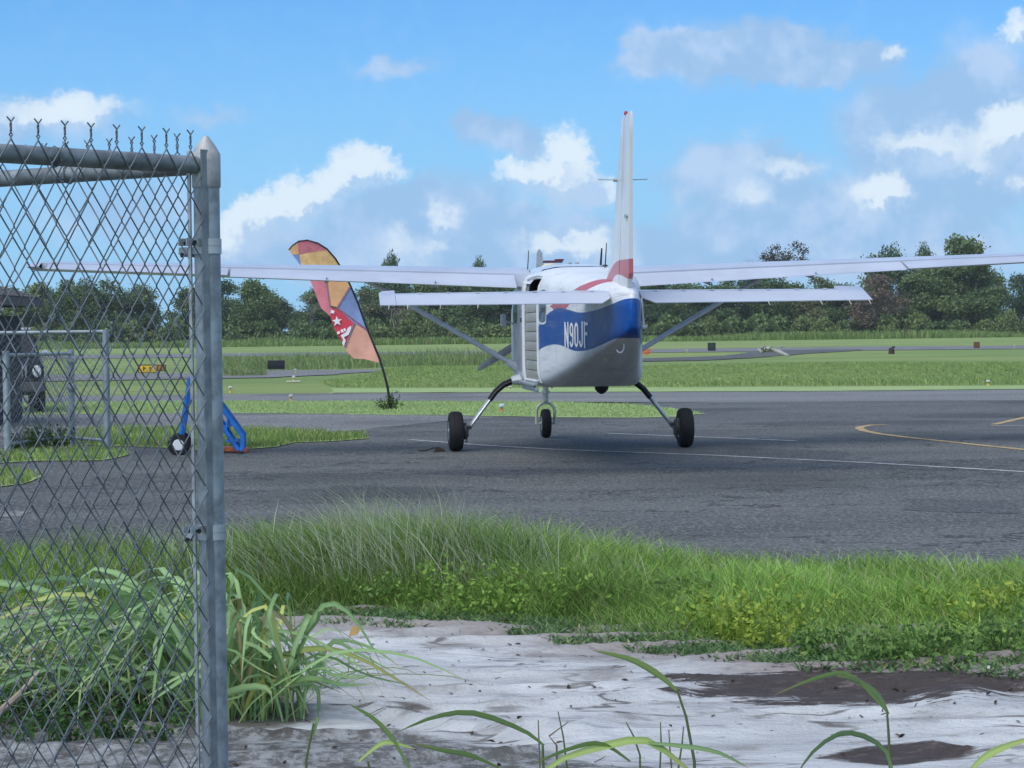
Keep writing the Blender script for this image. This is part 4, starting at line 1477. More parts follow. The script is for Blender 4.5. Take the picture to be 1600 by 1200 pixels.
d2 = Vector((-.558, .34, 0)).normalized()
PP, DD = 0.0345, 0.104
WR = 0.00175


def wire_mesh(kind):
    mb = MB()
    pts = []
    zt = ZRAIL + 0.030
    n = int((zt - 0.03) / (DD / 2))
    # twisted barb on top
    first = 1 if kind == 'a' else -1
    xr, xl = PP + .0012, -.0012
    x0 = xr if first > 0 else xl
    sg = first
    pts += [(x0 - sg * .0105, 0.0, zt + .042), (x0 - sg * .003, .001, zt + .034), (x0 + sg * .0012, .0016 * sg, zt + .028), (x0 - sg * .0012, -.0016 * sg, zt + .021), (x0 + sg * .0012, .0016 * sg, zt + .014), (x0 - sg * .003, -.0016 * sg, zt + .008)]
    for k_ in range(n):
        right = (k_ % 2 == 0) == (first > 0)
        x = xr if right else xl
        inw = -1 if right else 1
        z = zt - k_ * DD / 2
        dp = .0028 if right else -.0028
        pts += [(x + inw * .0035, dp, z + .0045), (x, 0, z), (x + inw * .0035, -dp, z - .0045)]
    mb.tube(pts, WR, 5, cap=False)
    return mb


rails = []
for d, nm, ln, runl in ((d1, 'near', 1.45, 'near'), (d2, 'far', 1.7, 'far')):
    rl = MB()
    rl.tube([Vector((0, 0, ZRAIL - .004)) + d * .02, Vector((0, 0, ZRAIL - .004)) + d * (ln + .02)], .0205, 16)
    rail = rl.build('top_rail', M('rail_' + nm, (.27, .30, .32), .52, metal=.35, var=.24, scale=18, bump=.10, bscale=90), fence)
    ep = MB()
    ep.lathe([(.0302, -.05), (.0302, ZRAIL + .03), (.01, ZRAIL + .06)], 20, c=tuple(d * (ln + .03)))
    ep.build('line_post', GALV, fence)
    # the fabric lies on the outer side of the rail
    nrm = Vector((-d.y, d.x, 0))
    if nrm.y > 0:
        nrm = -nrm
    base = d * .030 + nrm * .0245
    mesh_a = wire_mesh('a').build('mesh_wire', WIRE, fence)
    mesh_b = wire_mesh('b').build('mesh_wire', WIRE, fence)
    ang = math.atan2(d.y, d.x)
    nw = int((ln - .03) / PP)
    for i in range(nw):
        if i == 0:
            w_ = mesh_a
        elif i == 1:
            w_ = mesh_b
        else:
            w_ = (mesh_a, mesh_b)[i % 2].copy()
            COL.objects.link(w_)
        w_.location = base + d * (PP * i)
        w_.rotation_euler = (0, 0, ang)
    tb = MB()
    tb.box(base + d * (-.004 if nm == 'near' else .001) + Vector((0, 0, (ZRAIL + .03) / 2 + .03)), (.018 if nm == 'near' else .008, .005, ZRAIL - .03), Matrix.Rotation(ang, 3, 'Z'))
    tb.build('tension_bar', M('bar_steel_' + nm, (.24, .275, .30) if nm == 'near' else (.44, .47, .50), .5, metal=.3, var=.2, scale=20), fence)
    ty = MB()
    for s_ in (.42, .95):
        c_ = Vector((0, 0, ZRAIL - .004)) + d * s_
        ty.tube([c_ + nrm * .026 + Vector((0, 0, -.012)), c_ + nrm * .02 + Vector((0, 0, .014)), c_ + Vector((0, 0, .0225)), c_ - nrm * .02 + Vector((0, 0, .01)), c_ - nrm * .018 + Vector((0, 0, -.014)), c_ + Vector((0, 0, -.023)), c_ + nrm * .024 + Vector((0, 0, -.018))], .0018, 5)
    ty.build('rail_tie', WIRE, rail)
for zb in (atd(330, 383, 5.1).z, atd(330, 829, 5.1).z, atd(330, 829, 5.1).z - .66):
    for off_, d in ((.006, d1), (-.012, d2)):
        bd = MB()
        bd.lathe([(.0305, zb + off_ - .0085), (.0330, zb + off_ - .0085), (.0330, zb + off_ + .0085), (.0305, zb + off_ + .0085)], 24)
        nrm = Vector((-d.y, d.x, 0))
        for s_ in (1, -1):
            bd.box(d * .048 + nrm * .014 * s_ + Vector((0, 0, zb + off_)), (.05, .003, .017), Matrix.Rotation(math.atan2(d.y, d.x), 3, 'Z'))
        bo = bd.build('tension_band', M('band_steel', (.46, .50, .53), .42, metal=.35, var=.1), pst)
    for zc_, d_ in ((zb + .004, d1), (zb - .022, d2)):
        bt = MB()
        n_ = Vector((-d_.y, d_.x, 0))
        bt.tube([d_ * .056 + n_ * .024 + Vector((0, 0, zc_)), d_ * .056 + n_ * .016 + Vector((0, 0, zc_)), d_ * .056 - n_ * .016 + Vector((0, 0, zc_)), d_ * .056 - n_ * .024 + Vector((0, 0, zc_))], [.0065, .004, .004, .0065], 6)
        bt.build('band_bolt', BLACK, pst)


# ------------------------------------------------------------------ gate beyond the fence, hut and car at the left edge
def chain_panel(p0, p1, z0, z1, pitch=.075, r_=.0028):
    """diagonal wire fabric between two ground points"""
    mb = MB()
    p0, p1 = Vector(p0), Vector(p1)
    L = (p1 - p0).length
    d = (p1 - p0).normalized()
    H = z1 - z0
    s = -H
    nv = Vector((-d.y, d.x, 0)) * .004
    while s < L:
        a0, a1 = max(0, s), min(L, s + H)
        if a1 > a0:
            mb.tube([p0 + d * a0 + Vector((0, 0, z0 + a0 - s)) + nv, p0 + d * a1 + Vector((0, 0, z0 + a1 - s)) + nv], r_, 4, cap=False)
            mb.tube([p0 + d * a0 + Vector((0, 0, z1 - a0 + s)) - nv, p0 + d * a1 + Vector((0, 0, z1 - a1 + s)) - nv], r_, 4, cap=False)
        s += pitch * 1.414
    return mb


gB = gnd(168, 704).xy
gA = gnd(113, 699).xy
gC = gnd(12, 712).xy
gate = empty('pipe_gate', (gB.x, gB.y, 0), 0, 'grey pipe gate filled with wire mesh standing open beyond the corner fence', 'gate')
o0 = Vector((gB.x, gB.y, 0))
PB, PA_, PC = Vector((0, 0, 0)), Vector((gA.x, gA.y, 0)) - o0, Vector((gC.x, gC.y, 0)) - o0
HB = 1.93
for (p, h_, r_) in ((PB, HB, .055), (PA_, 1.62, .055), (PC, 1.62, .055)):
    mb = MB()
    mb.tube([p + Vector((0, 0, -.05)), p + Vector((0, 0, h_))], r_, 12)
    mb.build('gate_post', GALV, gate)
for (a_, b_, z_, r_) in ((PB, PB + Vector((-2.6, -.5, 0)), 1.90, .032), (PB, PA_, .16, .026), (PA_, PC, 1.55, .028), (PA_, PC, .18, .026)):
    mb = MB()
    mb.tube([a_ + Vector((0, 0, z_)), b_ + Vector((0, 0, z_))], r_, 10)
    mb.build('gate_rail', GALV, gate)
chain_panel(PC, PA_, .18, 1.55).build('mesh_panel', WIRE, gate, kind='stuff')
chain_panel(PB, PB + Vector((-2.6, -.5, 0)), .18, 1.90).build('mesh_panel', WIRE, gate, kind='stuff')
for q, z_ in ((PA_ + Vector((.02, -.06, 0)), 1.45), (PA_ + Vector((.02, -.06, 0)), 1.0)):
    mb = MB()
    mb.box(q + Vector((0, 0, z_)), (.16, .05, .10), bev=.01)
    mb.build('gate_hinge', GALV, gate)

hp = gnd(17, 668)
hut = empty('roofed_hut', (hp.x - .45, hp.y, 0), 0, 'dark hut with shingled eave at the left edge of the picture', 'hut')
ROOFM = M('hut_roof', (.10, .085, .08), .8, var=.3, scale=4)
mb = MB()
mb.box((-1.42, 1.6, 1.15), (2.8, 3.2, 2.3))
mb.build('wall', M('hut_wall', (.028, .026, .034), .8, var=.3), hut)
ze = atd(30, 478, hp.y).z
rfm = MB()
rfm.prism([(-3.4, ze + .02), (.42, ze + .02), (.38, ze + .20), (-1.4, ze + .75), (-3.1, ze + .20)], -.4, 3.6)
rfo = rfm.build('roof', ROOFM, hut, smooth=False)
for k_ in range(6):
    for i in range(8):
        sh = MB()
        sh.box((.24 - k_ * .26, -.2 + i * .46, ze + .262 + k_ * .080), (.30, .44, .025), Matrix.Rotation(R(17), 3, 'Y'))
        sh.build('shingle', ROOFM, rfo)
mb = MB()
mb.tube([(.0, -.06, 0), (.0, -.06, 2.3)], .07, 4)
mb.build('corner_board', M('red_board', (.10, .035, .035), .7), hut)

sv = gnd(38, 650)
CARGLASS = M('car_glass', (.02, .025, .03), .45, spec=.3)
suv = empty('parked_car', (atd(22, 640, 52.5).x, 52.5, 0), R(16), 'dark four-wheel-drive car facing forward behind the mesh gate at the left', 'car')
CARP = M('car_paint', (.016, .018, .026), .55, var=.1, spec=.3)
mb = MB()
prof = [(-.05, .42), (-.08, .62), (-.06, 1.02), (.10, 1.12), (1.05, 1.18), (1.75, 1.74), (2.1, 1.78), (4.0, 1.76), (4.35, 1.1), (4.4, .5), (4.3, .40), (.1, .40)]
bmv = []
W2 = .92
n_ = len(prof)
ins = [W2 * (.97 if z < 1.2 else .97 - .22 * (z - 1.15) / .6) for (_, z) in prof]
mb.add([(-w_, y, z) for (y, z), w_ in zip(prof, ins)] + [(w_, y, z) for (y, z), w_ in zip(prof, ins)],
       [tuple(range(n_)), tuple(range(2 * n_ - 1, n_ - 1, -1))] + [(i, i + n_, (i + 1) % n_ + n_, (i + 1) % n_) for i in range(n_)])
body = mb.build('body', CARP, suv, angle=25)
bv = body.modifiers.new('soft_edges', 'BEVEL')
bv.width, bv.segments, bv.limit_method, bv.angle_limit = .05, 3, 'ANGLE', R(20)
wsx = MB()
wsx.add([(-.80, 1.08, 1.215), (.80, 1.08, 1.215), (.66, 1.69, 1.70), (-.66, 1.69, 1.70)], [(0, 1, 2, 3)])
wsx.build('windscreen', CARGLASS, suv)
for sg in (-1, 1):
    wn = MB()
    wn.add([(sg * .888, 1.5, 1.22), (sg * .888, 3.7, 1.22), (sg * .765, 3.6, 1.66), (sg * .765, 1.95, 1.66)], [(0, 1, 2, 3)])
    wn.build('side_window', CARGLASS, suv)
    hl = MB()
    hl.lathe([(.13, -.02), (.12, -.05), (.02, -.06)], 18, axis='Y', c=(sg * .68, -.06, .90))
    hl.build('headlight', M('headlight_glass', (.75, .78, .8), .1, spec=.8), suv)
    ml = MB()
    ml.box((sg * 1.03, 1.25, 1.25), (.2, .1, .16), bev=.03)
    ml.build('mirror', CHROME, suv)
    ind = MB()
    ind.box((sg * .80, -.10, .60), (.16, .03, .08), bev=.01)
    ind.build('indicator', M('amber_lens', (.6, .2, .08), .3), suv)
    for yy in (.62, 3.55):
        w_ = wheel('wheel', (sg * .82, yy, .38), .38, .27, suv)
for k_ in range(7):
    gs = MB()
    gs.box((-.36 + k_ * .12, -.085, .90), (.055, .02, .27), bev=.006)
    gs.build('grille_slot', GREYMETAL, suv)
bmp = MB()
bmp.box((0, -.14, .58), (1.84, .18, .20), bev=.04)
bmp.build('bumper', M('bumper_grey', (.10, .10, .11), .5), suv)
rr = MB()
rr.box((0, 1.75, 1.80), (1.3, .05, .05), bev=.01)
rr.build('roof_bar', M('pale_bar', (.6, .62, .65), .4), suv)
suv.scale = (.80, .90, 1.14)


def leafy(name, parent, n, rad, hgt, leaf, lo, hi, seed, mat=None):
    """leaves set along a handful of leaning sprigs, so the outline stays ragged"""
    r2 = np.random.default_rng(seed)
    ns = max(8, int(26 * rad / .25))
    a = r2.random(ns) * 2 * np.pi
    q = rad * np.sqrt(r2.random(ns))
    top_ = hgt * (.35 + .75 * r2.random(ns)) * (1 - .35 * (q / rad) ** 2)
    ln = r2.normal(0, .35, (ns, 2)) * hgt
    si = r2.integers(0, ns, n)
    t_ = r2.random(n) ** .7
    C = np.stack([q[si] * np.cos(a[si]) + ln[si, 0] * t_ ** 1.5, q[si] * np.sin(a[si]) + ln[si, 1] * t_ ** 1.5, top_[si] * t_], -1)
    C += r2.normal(0, leaf * .75, (n, 3)) * (1.15 - .5 * t_)[:, None]
    C[:, 2] = np.abs(C[:, 2]) + .01
    V, polys = leaf_quads(C, leaf * (.5 + .9 * r2.random(n)), r2)
    ks = r2.random(ns)[si][:, None]
    k_ = .5 * ks + .3 * r2.random((n, 1)) + .2 * t_[:, None]
    T = np.repeat((np.array(lo) * (1 - k_) + np.array(hi) * k_) * (.8 + .4 * r2.random((n, 1))), 6, 0)
    me_ = fast_mesh(name, V, polys, T, mat or GRASS)
    return link(name, me_, parent)


def leaf_quads(C, s, r2, up=.5, aspect=.5):
    """pointed leaves, folded along the midrib, at centres C"""
    n = len(C)
    nv = r2.normal(size=(n, 3))
    nv[:, 2] += up
    nv /= np.linalg.norm(nv, axis=1)[:, None]
    d = r2.normal(size=(n, 3))
    d -= nv * (d * nv).sum(1)[:, None]
    d /= np.linalg.norm(d, axis=1)[:, None]
    sd = np.cross(nv, d)
    s = s[:, None]
    V = np.stack([C - d * s * .5, C - d * s * .08 + sd * s * aspect * .5 + nv * s * .08, C + d * s * .25 + sd * s * aspect * .36 + nv * s * .06, C + d * s * .5 - nv * s * .06,
                  C + d * s * .25 - sd * s * aspect * .36 + nv * s * .06, C - d * s * .08 - sd * s * aspect * .5 + nv * s * .08], 1)
    b_ = (np.arange(n) * 6)[:, None]
    return V.reshape(-1, 3), [np.concatenate([b_ + np.array([[0, 1, 2, 3]]), b_ + np.array([[0, 3, 4, 5]])])]


def stems(name, parent, n, rad, hgt, r_, seed, mat):
    r2 = random.Random(seed)
    mb = MB()
    for _ in range(n):
        a, q = r2.random() * 6.28, rad * r2.random() ** .5
        mb.tube([(q * .4 * math.cos(a), q * .4 * math.sin(a), 0), (q * .8 * math.cos(a), q * .8 * math.sin(a), hgt * .5), (q * math.cos(a), q * math.sin(a), hgt * (.6 + .3 * r2.random()))], [r_, r_ * .8, r_ * .4], 4)
    return mb.build(name, mat, parent)


STEMG = M('green_stem', (.10, .14, .05), .7)
bp_ = gnd(72, 704)
for (px, py, rd, hg, lab) in ((78, 703, .42, .50, 'dark green bushy weed at the foot of the mesh gate'), (40, 708, .35, .38, 'small dark weed at the left foot of the mesh gate')):
    q = gnd(px, py)
    bs = empty('weed_bush', (q.x, q.y, 0), 0, lab, 'weed', 'weeds at the foot of the gate')
    leafy('foliage', bs, 900, rd, hg, .055, (.022, .05, .015), (.07, .12, .035), px)
    stems('stem', bs, 10, rd * .8, hg, .008, px, STEMG)

# ------------------------------------------------------------------ blue wheeled steps behind the post
sq = gnd(320, 711)
steps = empty('boarding_steps', (sq.x, sq.y, 0), R(4), 'blue wheeled boarding steps standing half hidden behind the fence post', 'steps')
s_ = 33.5 / FPX
def sx(px): return (px - 320) * s_
def sz(py): return (711 - py) * s_
for yy in (0, .55):
    mb = MB()
    mb.tube([(sx(281), yy, sz(690)), (sx(298), yy, sz(590))], .030, 8, flat=((0, 1, 0), .6))
    mb.build('leg', BLUE, steps)
    fr = MB()
    fr.tube([(sx(298), yy, sz(592)), (sx(314), yy, sz(588)), (sx(340), yy, sz(626)), (sx(379), yy, sz(682)), (sx(378), yy, sz(705))], .036, 8, flat=((0, 1, 0), .6))
    fr.tube([(sx(372), yy, sz(704)), (sx(345), yy, sz(662)), (sx(312), yy, sz(616))], .034, 8, flat=((0, 1, 0), .6))
    fr.tube([(sx(357), yy, sz(652)), (sx(354), yy, sz(672))], .018, 6)
    fr.tube([(sx(330), yy, sz(612)), (sx(327), yy, sz(634))], .018, 6)
    fr.build('stringer', BLUE, steps)
    ft = MB()
    ft.box((sx(376), yy, .02), (.07, .08, .06), bev=.01)
    ft.build('foot', BLACK, steps)
    wh = wheel('wheel', (0, 0, 0), .165, .08, steps)
    wh.rotation_euler = (0, 0, R(90))
    wh.location = (sx(280), yy - .06 if yy == 0 else yy + .06, .165)
    wd = MB()
    wd.lathe([(.085, -.042), (.08, -.048), (.03, -.05)], 18, axis='X')
    wd.lathe([(.03, .05), (.08, .048), (.085, .042)], 18, axis='X')
    wd.build('wheel_disc', WHITE_PAINT, wh)
for k_ in range(4):
    f_ = k_ / 3.4
    mb = MB()
    mb.box((sx(362) + f_ * (sx(318) - sx(362)), .275, sz(690) + f_ * (sz(612) - sz(690))), (.20, .56, .03), bev=.006)
    mb.build('tread', M('tread_blue', (.03, .14, .42), .5), steps)
mb = MB()
mb.tube([(sx(290), 0, sz(640)), (sx(290), .55, sz(640))], .03, 8)
mb.tube([(sx(280), 0, .165), (sx(280), .55, .165)], .02, 8)
mb.build('cross_bar', BLUE, steps)
oq = gnd(352, 709)
ob = MB()
ob.box((0, 0, .045), (.62, .30, .07), Matrix.Rotation(R(3), 3, 'Y'), bev=.012)
obo = ob.build('orange_board', ORANGE, None)
obo.location = (oq.x, oq.y + .35, .012)
tag(obo, 'flat orange board lying on the asphalt beneath the blue steps', 'board')

# ------------------------------------------------------------------ feather flag
fq = gnd(610, 641)
FD = fq.y
flag = empty('feather_flag', (fq.x, fq.y, 0), 0, 'tall feather flag patched in orange, blue and red with a white star', 'flag')
def fpt(px, py, dy=0.0):
    p = atd(px, py, FD)
    # the cloth bellies a little in the wind
    wv = .10 * math.sin(p.z * 1.7 + p.x * .9) + .05 * math.sin(p.x * 4.0 + p.z)
    return Vector((p.x - fq.x, wv + dy, p.z))
pole_px = [(611, 641), (606, 606), (600, 582), (593, 560), (583, 536), (572, 510), (559, 474), (547, 446), (536, 424), (524, 404), (511, 389), (497, 380), (480, 375), (466, 376.5), (456, 383), (450, 390)]
mb = MB()
mb.tube([fpt(*p) for p in pole_px], list(np.linspace(.032, .012, len(pole_px))), 8)
mb.build('pole', BLACK, flag)
CO = M('cloth_orange', (.78, .42, .20), .8, var=.10, scale=2)
CSAL = M('cloth_salmon', (.78, .38, .28), .8, var=.12, scale=1.5)
CPK = M('cloth_rose', (.66, .20, .24), .8, var=.15, scale=2)
CBL = M('cloth_blue', (.22, .29, .52), .8, var=.15, scale=2)
CRD = M('cloth_red', (.62, .05, .08), .75, var=.1, scale=2)
CWH = M('cloth_white', (.78, .76, .78), .8, var=.04)
CPU = M('cloth_plum', (.30, .15, .20), .8)
PANELS = [
    ('orange', CO, [(450, 390), (456, 383), (465, 377), (466, 397), (456, 398)]),
    ('rose', CPK, [(465, 377), (480, 375), (497, 380), (507, 386), (510, 391), (466, 398)]),
    ('blue', CBL, [(456, 398), (466, 397), (469, 398), (470, 416)]),
    ('yellow', M('cloth_amber', (.80, .50, .22), .8, var=.1), [(467, 397.5), (510, 390), (511, 389), (524, 404), (536, 424), (545, 442), (510, 438), (484, 438), (470, 416)]),
    ('rose2', CPK, [(484, 438), (510, 438), (514, 477), (520, 482), (516, 494), (502, 482), (493, 460)]),
    ('orange2', CO, [(510, 438), (545, 442), (547, 446), (527, 480), (514, 477)]),
    ('blue2', CBL, [(547, 446), (559, 474), (572, 510), (574, 516), (553, 505), (527, 482)]),
    ('red', CRD, [(516, 494), (520, 482), (527, 482), (553, 505), (540, 543), (537, 538), (524, 516)]),
    ('salmon', CSAL, [(556, 507), (574, 516), (583, 536), (593, 560), (594, 567), (570, 561), (553, 560), (541, 547), (540, 543)]),
]
for nm, mt, pg in PANELS:
    pb = MB()
    pb.add([fpt(*p, dy=.004) for p in pg], [tuple(range(len(pg)))])
    po = pb.build('banner_panel', mt, flag, smooth=False)
    bm = bmesh.new()
    bm.from_mesh(po.data)
    bmesh.ops.triangulate(bm, faces=bm.faces)
    bmesh.ops.subdivide_edges(bm, edges=bm.edges, cuts=2, use_grid_fill=True)
    for q in bm.verts:
        wx_, wz_ = q.co.x + fq.x, q.co.z
        q.co.y = .10 * math.sin(wz_ * 1.7 + wx_ * .9) + .05 * math.sin(wx_ * 4.0 + wz_) + .006
    bm.to_mesh(po.data)
    bm.free()
    sd_ = po.modifiers.new('cloth', 'SOLIDIFY')
    sd_.thickness = .006
star = MB()
sc_ = (527, 502)
sp_ = []
for k_ in range(10):
    r_ = 8.2 if k_ % 2 == 0 else 3.4
    a = R(-96 + 36 * k_)
    sp_.append(fpt(sc_[0] + r_ * math.cos(a), sc_[1] + r_ * math.sin(a), -.03))
star.add([fpt(*sc_, dy=-.03)] + sp_, [(0, 1 + i, 1 + (i + 1) % 10) for i in range(10)])
star.build('star', CWH, flag, smooth=False)
for pg in ([(518, 484), (523, 486), (522, 490), (517, 489)], [(527, 519), (531, 517), (532, 521), (528, 522.5)], [(532.5, 515.5), (536, 514), (538, 519), (534, 520)], [(537, 514), (540, 512.5), (541, 517), (538.5, 518)],
           [(533, 524), (541, 519), (544, 512), (549, 509), (549, 514), (545, 523), (538, 527), (541, 532), (538, 541), (535, 536), (537, 531)]):
    st2 = MB()
    st2.add([fpt(*p, dy=-.03) for p in pg], [tuple(range(len(pg)))])
    st2.build('white_print', CWH, flag, smooth=False)
seam = MB()
for a_, b_ in (((527, 481), (574, 516)), ((553, 506), (540, 543)), ((510, 440), (516, 479)), ((527, 481), (547, 447))):
    seam.tube([fpt(*a_, dy=-.012), fpt((a_[0] + b_[0]) / 2, (a_[1] + b_[1]) / 2, dy=-.012), fpt(*b_, dy=-.012)], .020, 4, flat=((0, 1, 0), .2))
seam.build('seam', CPU, flag)
tuft = empty('weed_bush', (fq.x - .02, fq.y - .12, .016), 0, 'clump of tall weeds round the foot of the feather flag', 'weed')
leafy('foliage', tuft, 500, .20, .42, .05, (.03, .06, .02), (.08, .13, .04), 5)
stems('stem', tuft, 8, .15, .4, .008, 6, STEMG)

# ------------------------------------------------------------------ signs, lights and markers on the field
def place(px, py):
    q = gnd(px, py)
    return q, q.y / FPX
def sign_box(px, py, w_, h_, mt, name, lab, cat, edge=None, legs=2):
    q, s0 = place(px, py)
    e_ = empty(name, (q.x, q.y, 0), 0, lab, cat)
    mb = MB()
    mb.box((0, 0, .12 + h_ * s0 / 2), (w_ * s0, .14, h_ * s0), bev=.015)
    mb.build('panel', mt, e_)
    fb = MB()
    hw_, zz0, zz1 = w_ * s0 / 2, .12, .12 + h_ * s0
    fb.tube([(-hw_, -.075, zz0), (hw_, -.075, zz0), (hw_, -.075, zz1), (-hw_, -.075, zz1), (-hw_, -.075, zz0)], .022, 4)
    fb.build('frame', edge or mt, e_)
    for k_ in range(legs):
        lb = MB()
        lb.tube([((-.35 + .7 * k_) * w_ * s0 if legs > 1 else 0, 0, -.02), ((-.35 + .7 * k_) * w_ * s0 if legs > 1 else 0, 0, .14)], .03, 6)
        lb.build('leg', GREYMETAL, e_)
    return e_
sign_box(432, 580, 26, 13, BLACK, 'runway_sign', 'black back of a low runway sign beside the service road', 'sign')
ys_ = sign_box(231, 586, 28, 12, YELLOW, 'taxiway_sign', 'yellow taxiway sign seen through the chain-link mesh', 'sign', BLACK)
q_, s0 = place(231, 586)
for k_, xx in enumerate((-.18, .12)):
    sb = MB()
    sb.box((xx, -.078, .12 + 6 * s0), (.05, .006, .20))
    sb.box((xx + .06, -.078, .12 + 7 * s0), (.10, .006, .05))
    sb.build('mark', BLACK, ys_)
sign_box(253, 583, 13, 9, M('dark_amber', (.35, .17, .03), .5), 'taxiway_sign', 'small dark amber sign just right of the yellow taxiway sign', 'sign', BLACK)
sign_box(1112, 550, 12, 12, M('dark_green_box', (.02, .03, .028), .6), 'marker_box', 'dark square marker box on the far field beside the pale branches', 'marker', legs=1)
sign_box(1010, 556, 12, 8, ORANGE, 'marker_box', 'orange marker board on the far field just right of the aeroplane tail', 'marker', legs=1)
sign_box(1526, 546, 9, 9, M('rust_box', (.16, .07, .035), .7), 'marker_box', 'rust brown marker box by the far runway at the right', 'marker', legs=1)
def field_light(px, py, hpx, lab, top=M('lens_grey_white', (.58, .60, .58), .5), base=M('faded_yellow', (.48, .36, .09), .6), disc=False):
    q, s0 = place(px, py)
    e_ = empty('field_light', (q.x, q.y, 0), 0, lab, 'light')
    h_ = hpx * s0 * .8
    mb = MB()
    mb.lathe([(.06, 0), (.05, h_ * .25), (.028, h_ * .35), (.025, h_ * .62)], 12)
    mb.build('base', base, e_)
    tp = MB()
    tp.lathe([(.045, h_ * .62), (.065, h_ * .68), (.065, h_ * .85), (.04, h_ * .97), (.01, h_)], 12)
    tp.build('lens', top, e_)
    if disc:
        dm = MB()
        dm.box((0, 0, .03), (22 * s0 if disc is True else disc, .5, .04), bev=.01)
        dm.build('plinth', M('plinth_white', (.6, .58, .5), .7), e_)
PALEB = M('pale_blue_lens', (.55, .68, .80), .3)
field_light(360, 614, 14, 'white-topped field light on a yellow base just right of the fence post')
field_light(455, 628, 15, 'yellow field light at the edge of the taxiway below the black sign', M('dull_white', (.5, .5, .45), .5))
field_light(459, 597, 13, 'pale field light on a white plinth by the service road', disc=True)
field_light(462, 582, 7, 'tiny white field light just right of the black sign')
field_light(784, 645, 18, 'blue-topped field light with orange base left of the nose wheel', PALEB, ORANGE)
field_light(374, 557, 6, 'tiny white light on the far field above the black sign')
field_light(1544, 603, 12, 'pale field light in the mown margin at the right')
field_light(1585, 544, 6, 'tiny white light at the far right of the far runway')
field_light(1073, 551, 6, 'tiny yellowish light left of the dark marker box')
field_light(797, 608, 6, 'small yellow light under the aeroplane nose')
q = gnd(1393, 553)
stp = MB()
stp.lathe([(.22, 0), (.20, .3), (.16, .42), (.14, .44)], 9)
stp.lathe([(.12, .40), (.10, .52), (.06, .55)], 7, c=(.14, 0, 0))
so_ = stp.build('tree_stump', M('dark_stump', (.05, .035, .03), .9), None)
so_.location = (q.x, q.y, 0)
tag(so_, 'dark low stump in the grass beside the far link road', 'stump')
q = gnd(1200, 558)
br = empty('fallen_branch', (q.x, q.y, 0), 0, 'bleached fallen branch lying on the far grass by the link road', 'branch')
s0 = q.y / FPX
rb = random.Random(4)
mb = MB()
mb.tube([(-12 * s0, 0, .3), (0, 0, .55), (14 * s0, -1, .35), (26 * s0, -2, .1)], [.10, .16, .14, .08], 7)
mb.build('trunk', M('bleached_wood', (.40, .39, .35), .9, var=.15), br)
for k_ in range(14):
    x0 = rb.uniform(-14, 20) * s0
    tb_ = MB()
    dx_, dz_ = rb.uniform(-9, 9) * s0, rb.uniform(.2, 9 * s0)
    tb_.tube([(x0, 0, .4), (x0 + dx_ * .5, rb.uniform(-1, 1), .4 + dz_ * .6), (x0 + dx_, rb.uniform(-2, 2), .4 + dz_)], [.08, .05, .02], 5)
    tb_.build('twig', bpy.data.materials['bleached_wood'], br)

# ------------------------------------------------------------------ foreground plants
GBL = leaf_mat('broad_grass', (1, 1, 1), 0.42, 0.25)
def leaf_blade(pts, width, tint, name, parent, roll=0.0, twist=0.0, mat=None):
    """one long grass leaf: a folded strip along pts"""
    pts = [Vector(p) for p in pts]
    # resample smoothly
    out = []
    n = 11
    for i in range(n):
        f_ = i / (n - 1) * (len(pts) - 1)
        k_ = min(int(f_), len(pts) - 2)
        t_ = f_ - k_
        p0, p1, p2, p3 = pts[max(k_ - 1, 0)], pts[k_], pts[k_ + 1], pts[min(k_ + 2, len(pts) - 1)]
        out.append(.5 * ((2 * p1) + (p2 - p0) * t_ + (2 * p0 - 5 * p1 + 4 * p2 - p3) * t_ * t_ + (3 * p1 - p0 - 3 * p2 + p3) * t_ ** 3))
    V, F, T = [], [], []
    tipf = random.choice([.72, .86, .95, .99])
    for i, p in enumerate(out):
        f_ = i / (n - 1)
        tg = (out[min(i + 1, n - 1)] - out[max(i - 1, 0)]).normalized()
        sd_ = tg.cross(Vector((0, 0, 1)))
        if sd_.length < .15:
            sd_ = tg.cross(Vector((0, 1, 0)))
        sd_.normalize()
        sd_ = Matrix.Rotation(roll + twist * f_, 3, tg) @ sd_
        nr = sd_.cross(tg)
        w_ = width * (.35 + 1.6 * f_ if f_ < .35 else (.91 + .09 * (1 - f_)) * (1 - ((f_ - .35) / .65) ** 2.2)) * .5 + .0006
        V += [p - sd_ * w_, p - nr * w_ * .28, p + sd_ * w_]
        tp_ = max(0.0, (f_ - tipf) / (1 - tipf))
        tn_ = tuple(a_ * (1 - tp_) + b_ * tp_ for a_, b_ in zip(tint, (.40, .31, .15)))
        T += [tn_, tuple(min(1, c * 1.35) for c in tn_), tn_]
        if i:
            b_ = (i - 1) * 3
            F += [(b_, b_ + 1, b_ + 4, b_ + 3), (b_ + 1, b_ + 2, b_ + 5, b_ + 4)]
    me_ = fast_mesh(name, np.array([tuple(q) for q in V]), [np.array(F)], np.array(T), mat or GBL, smooth=True)
    return link(name, me_, parent)


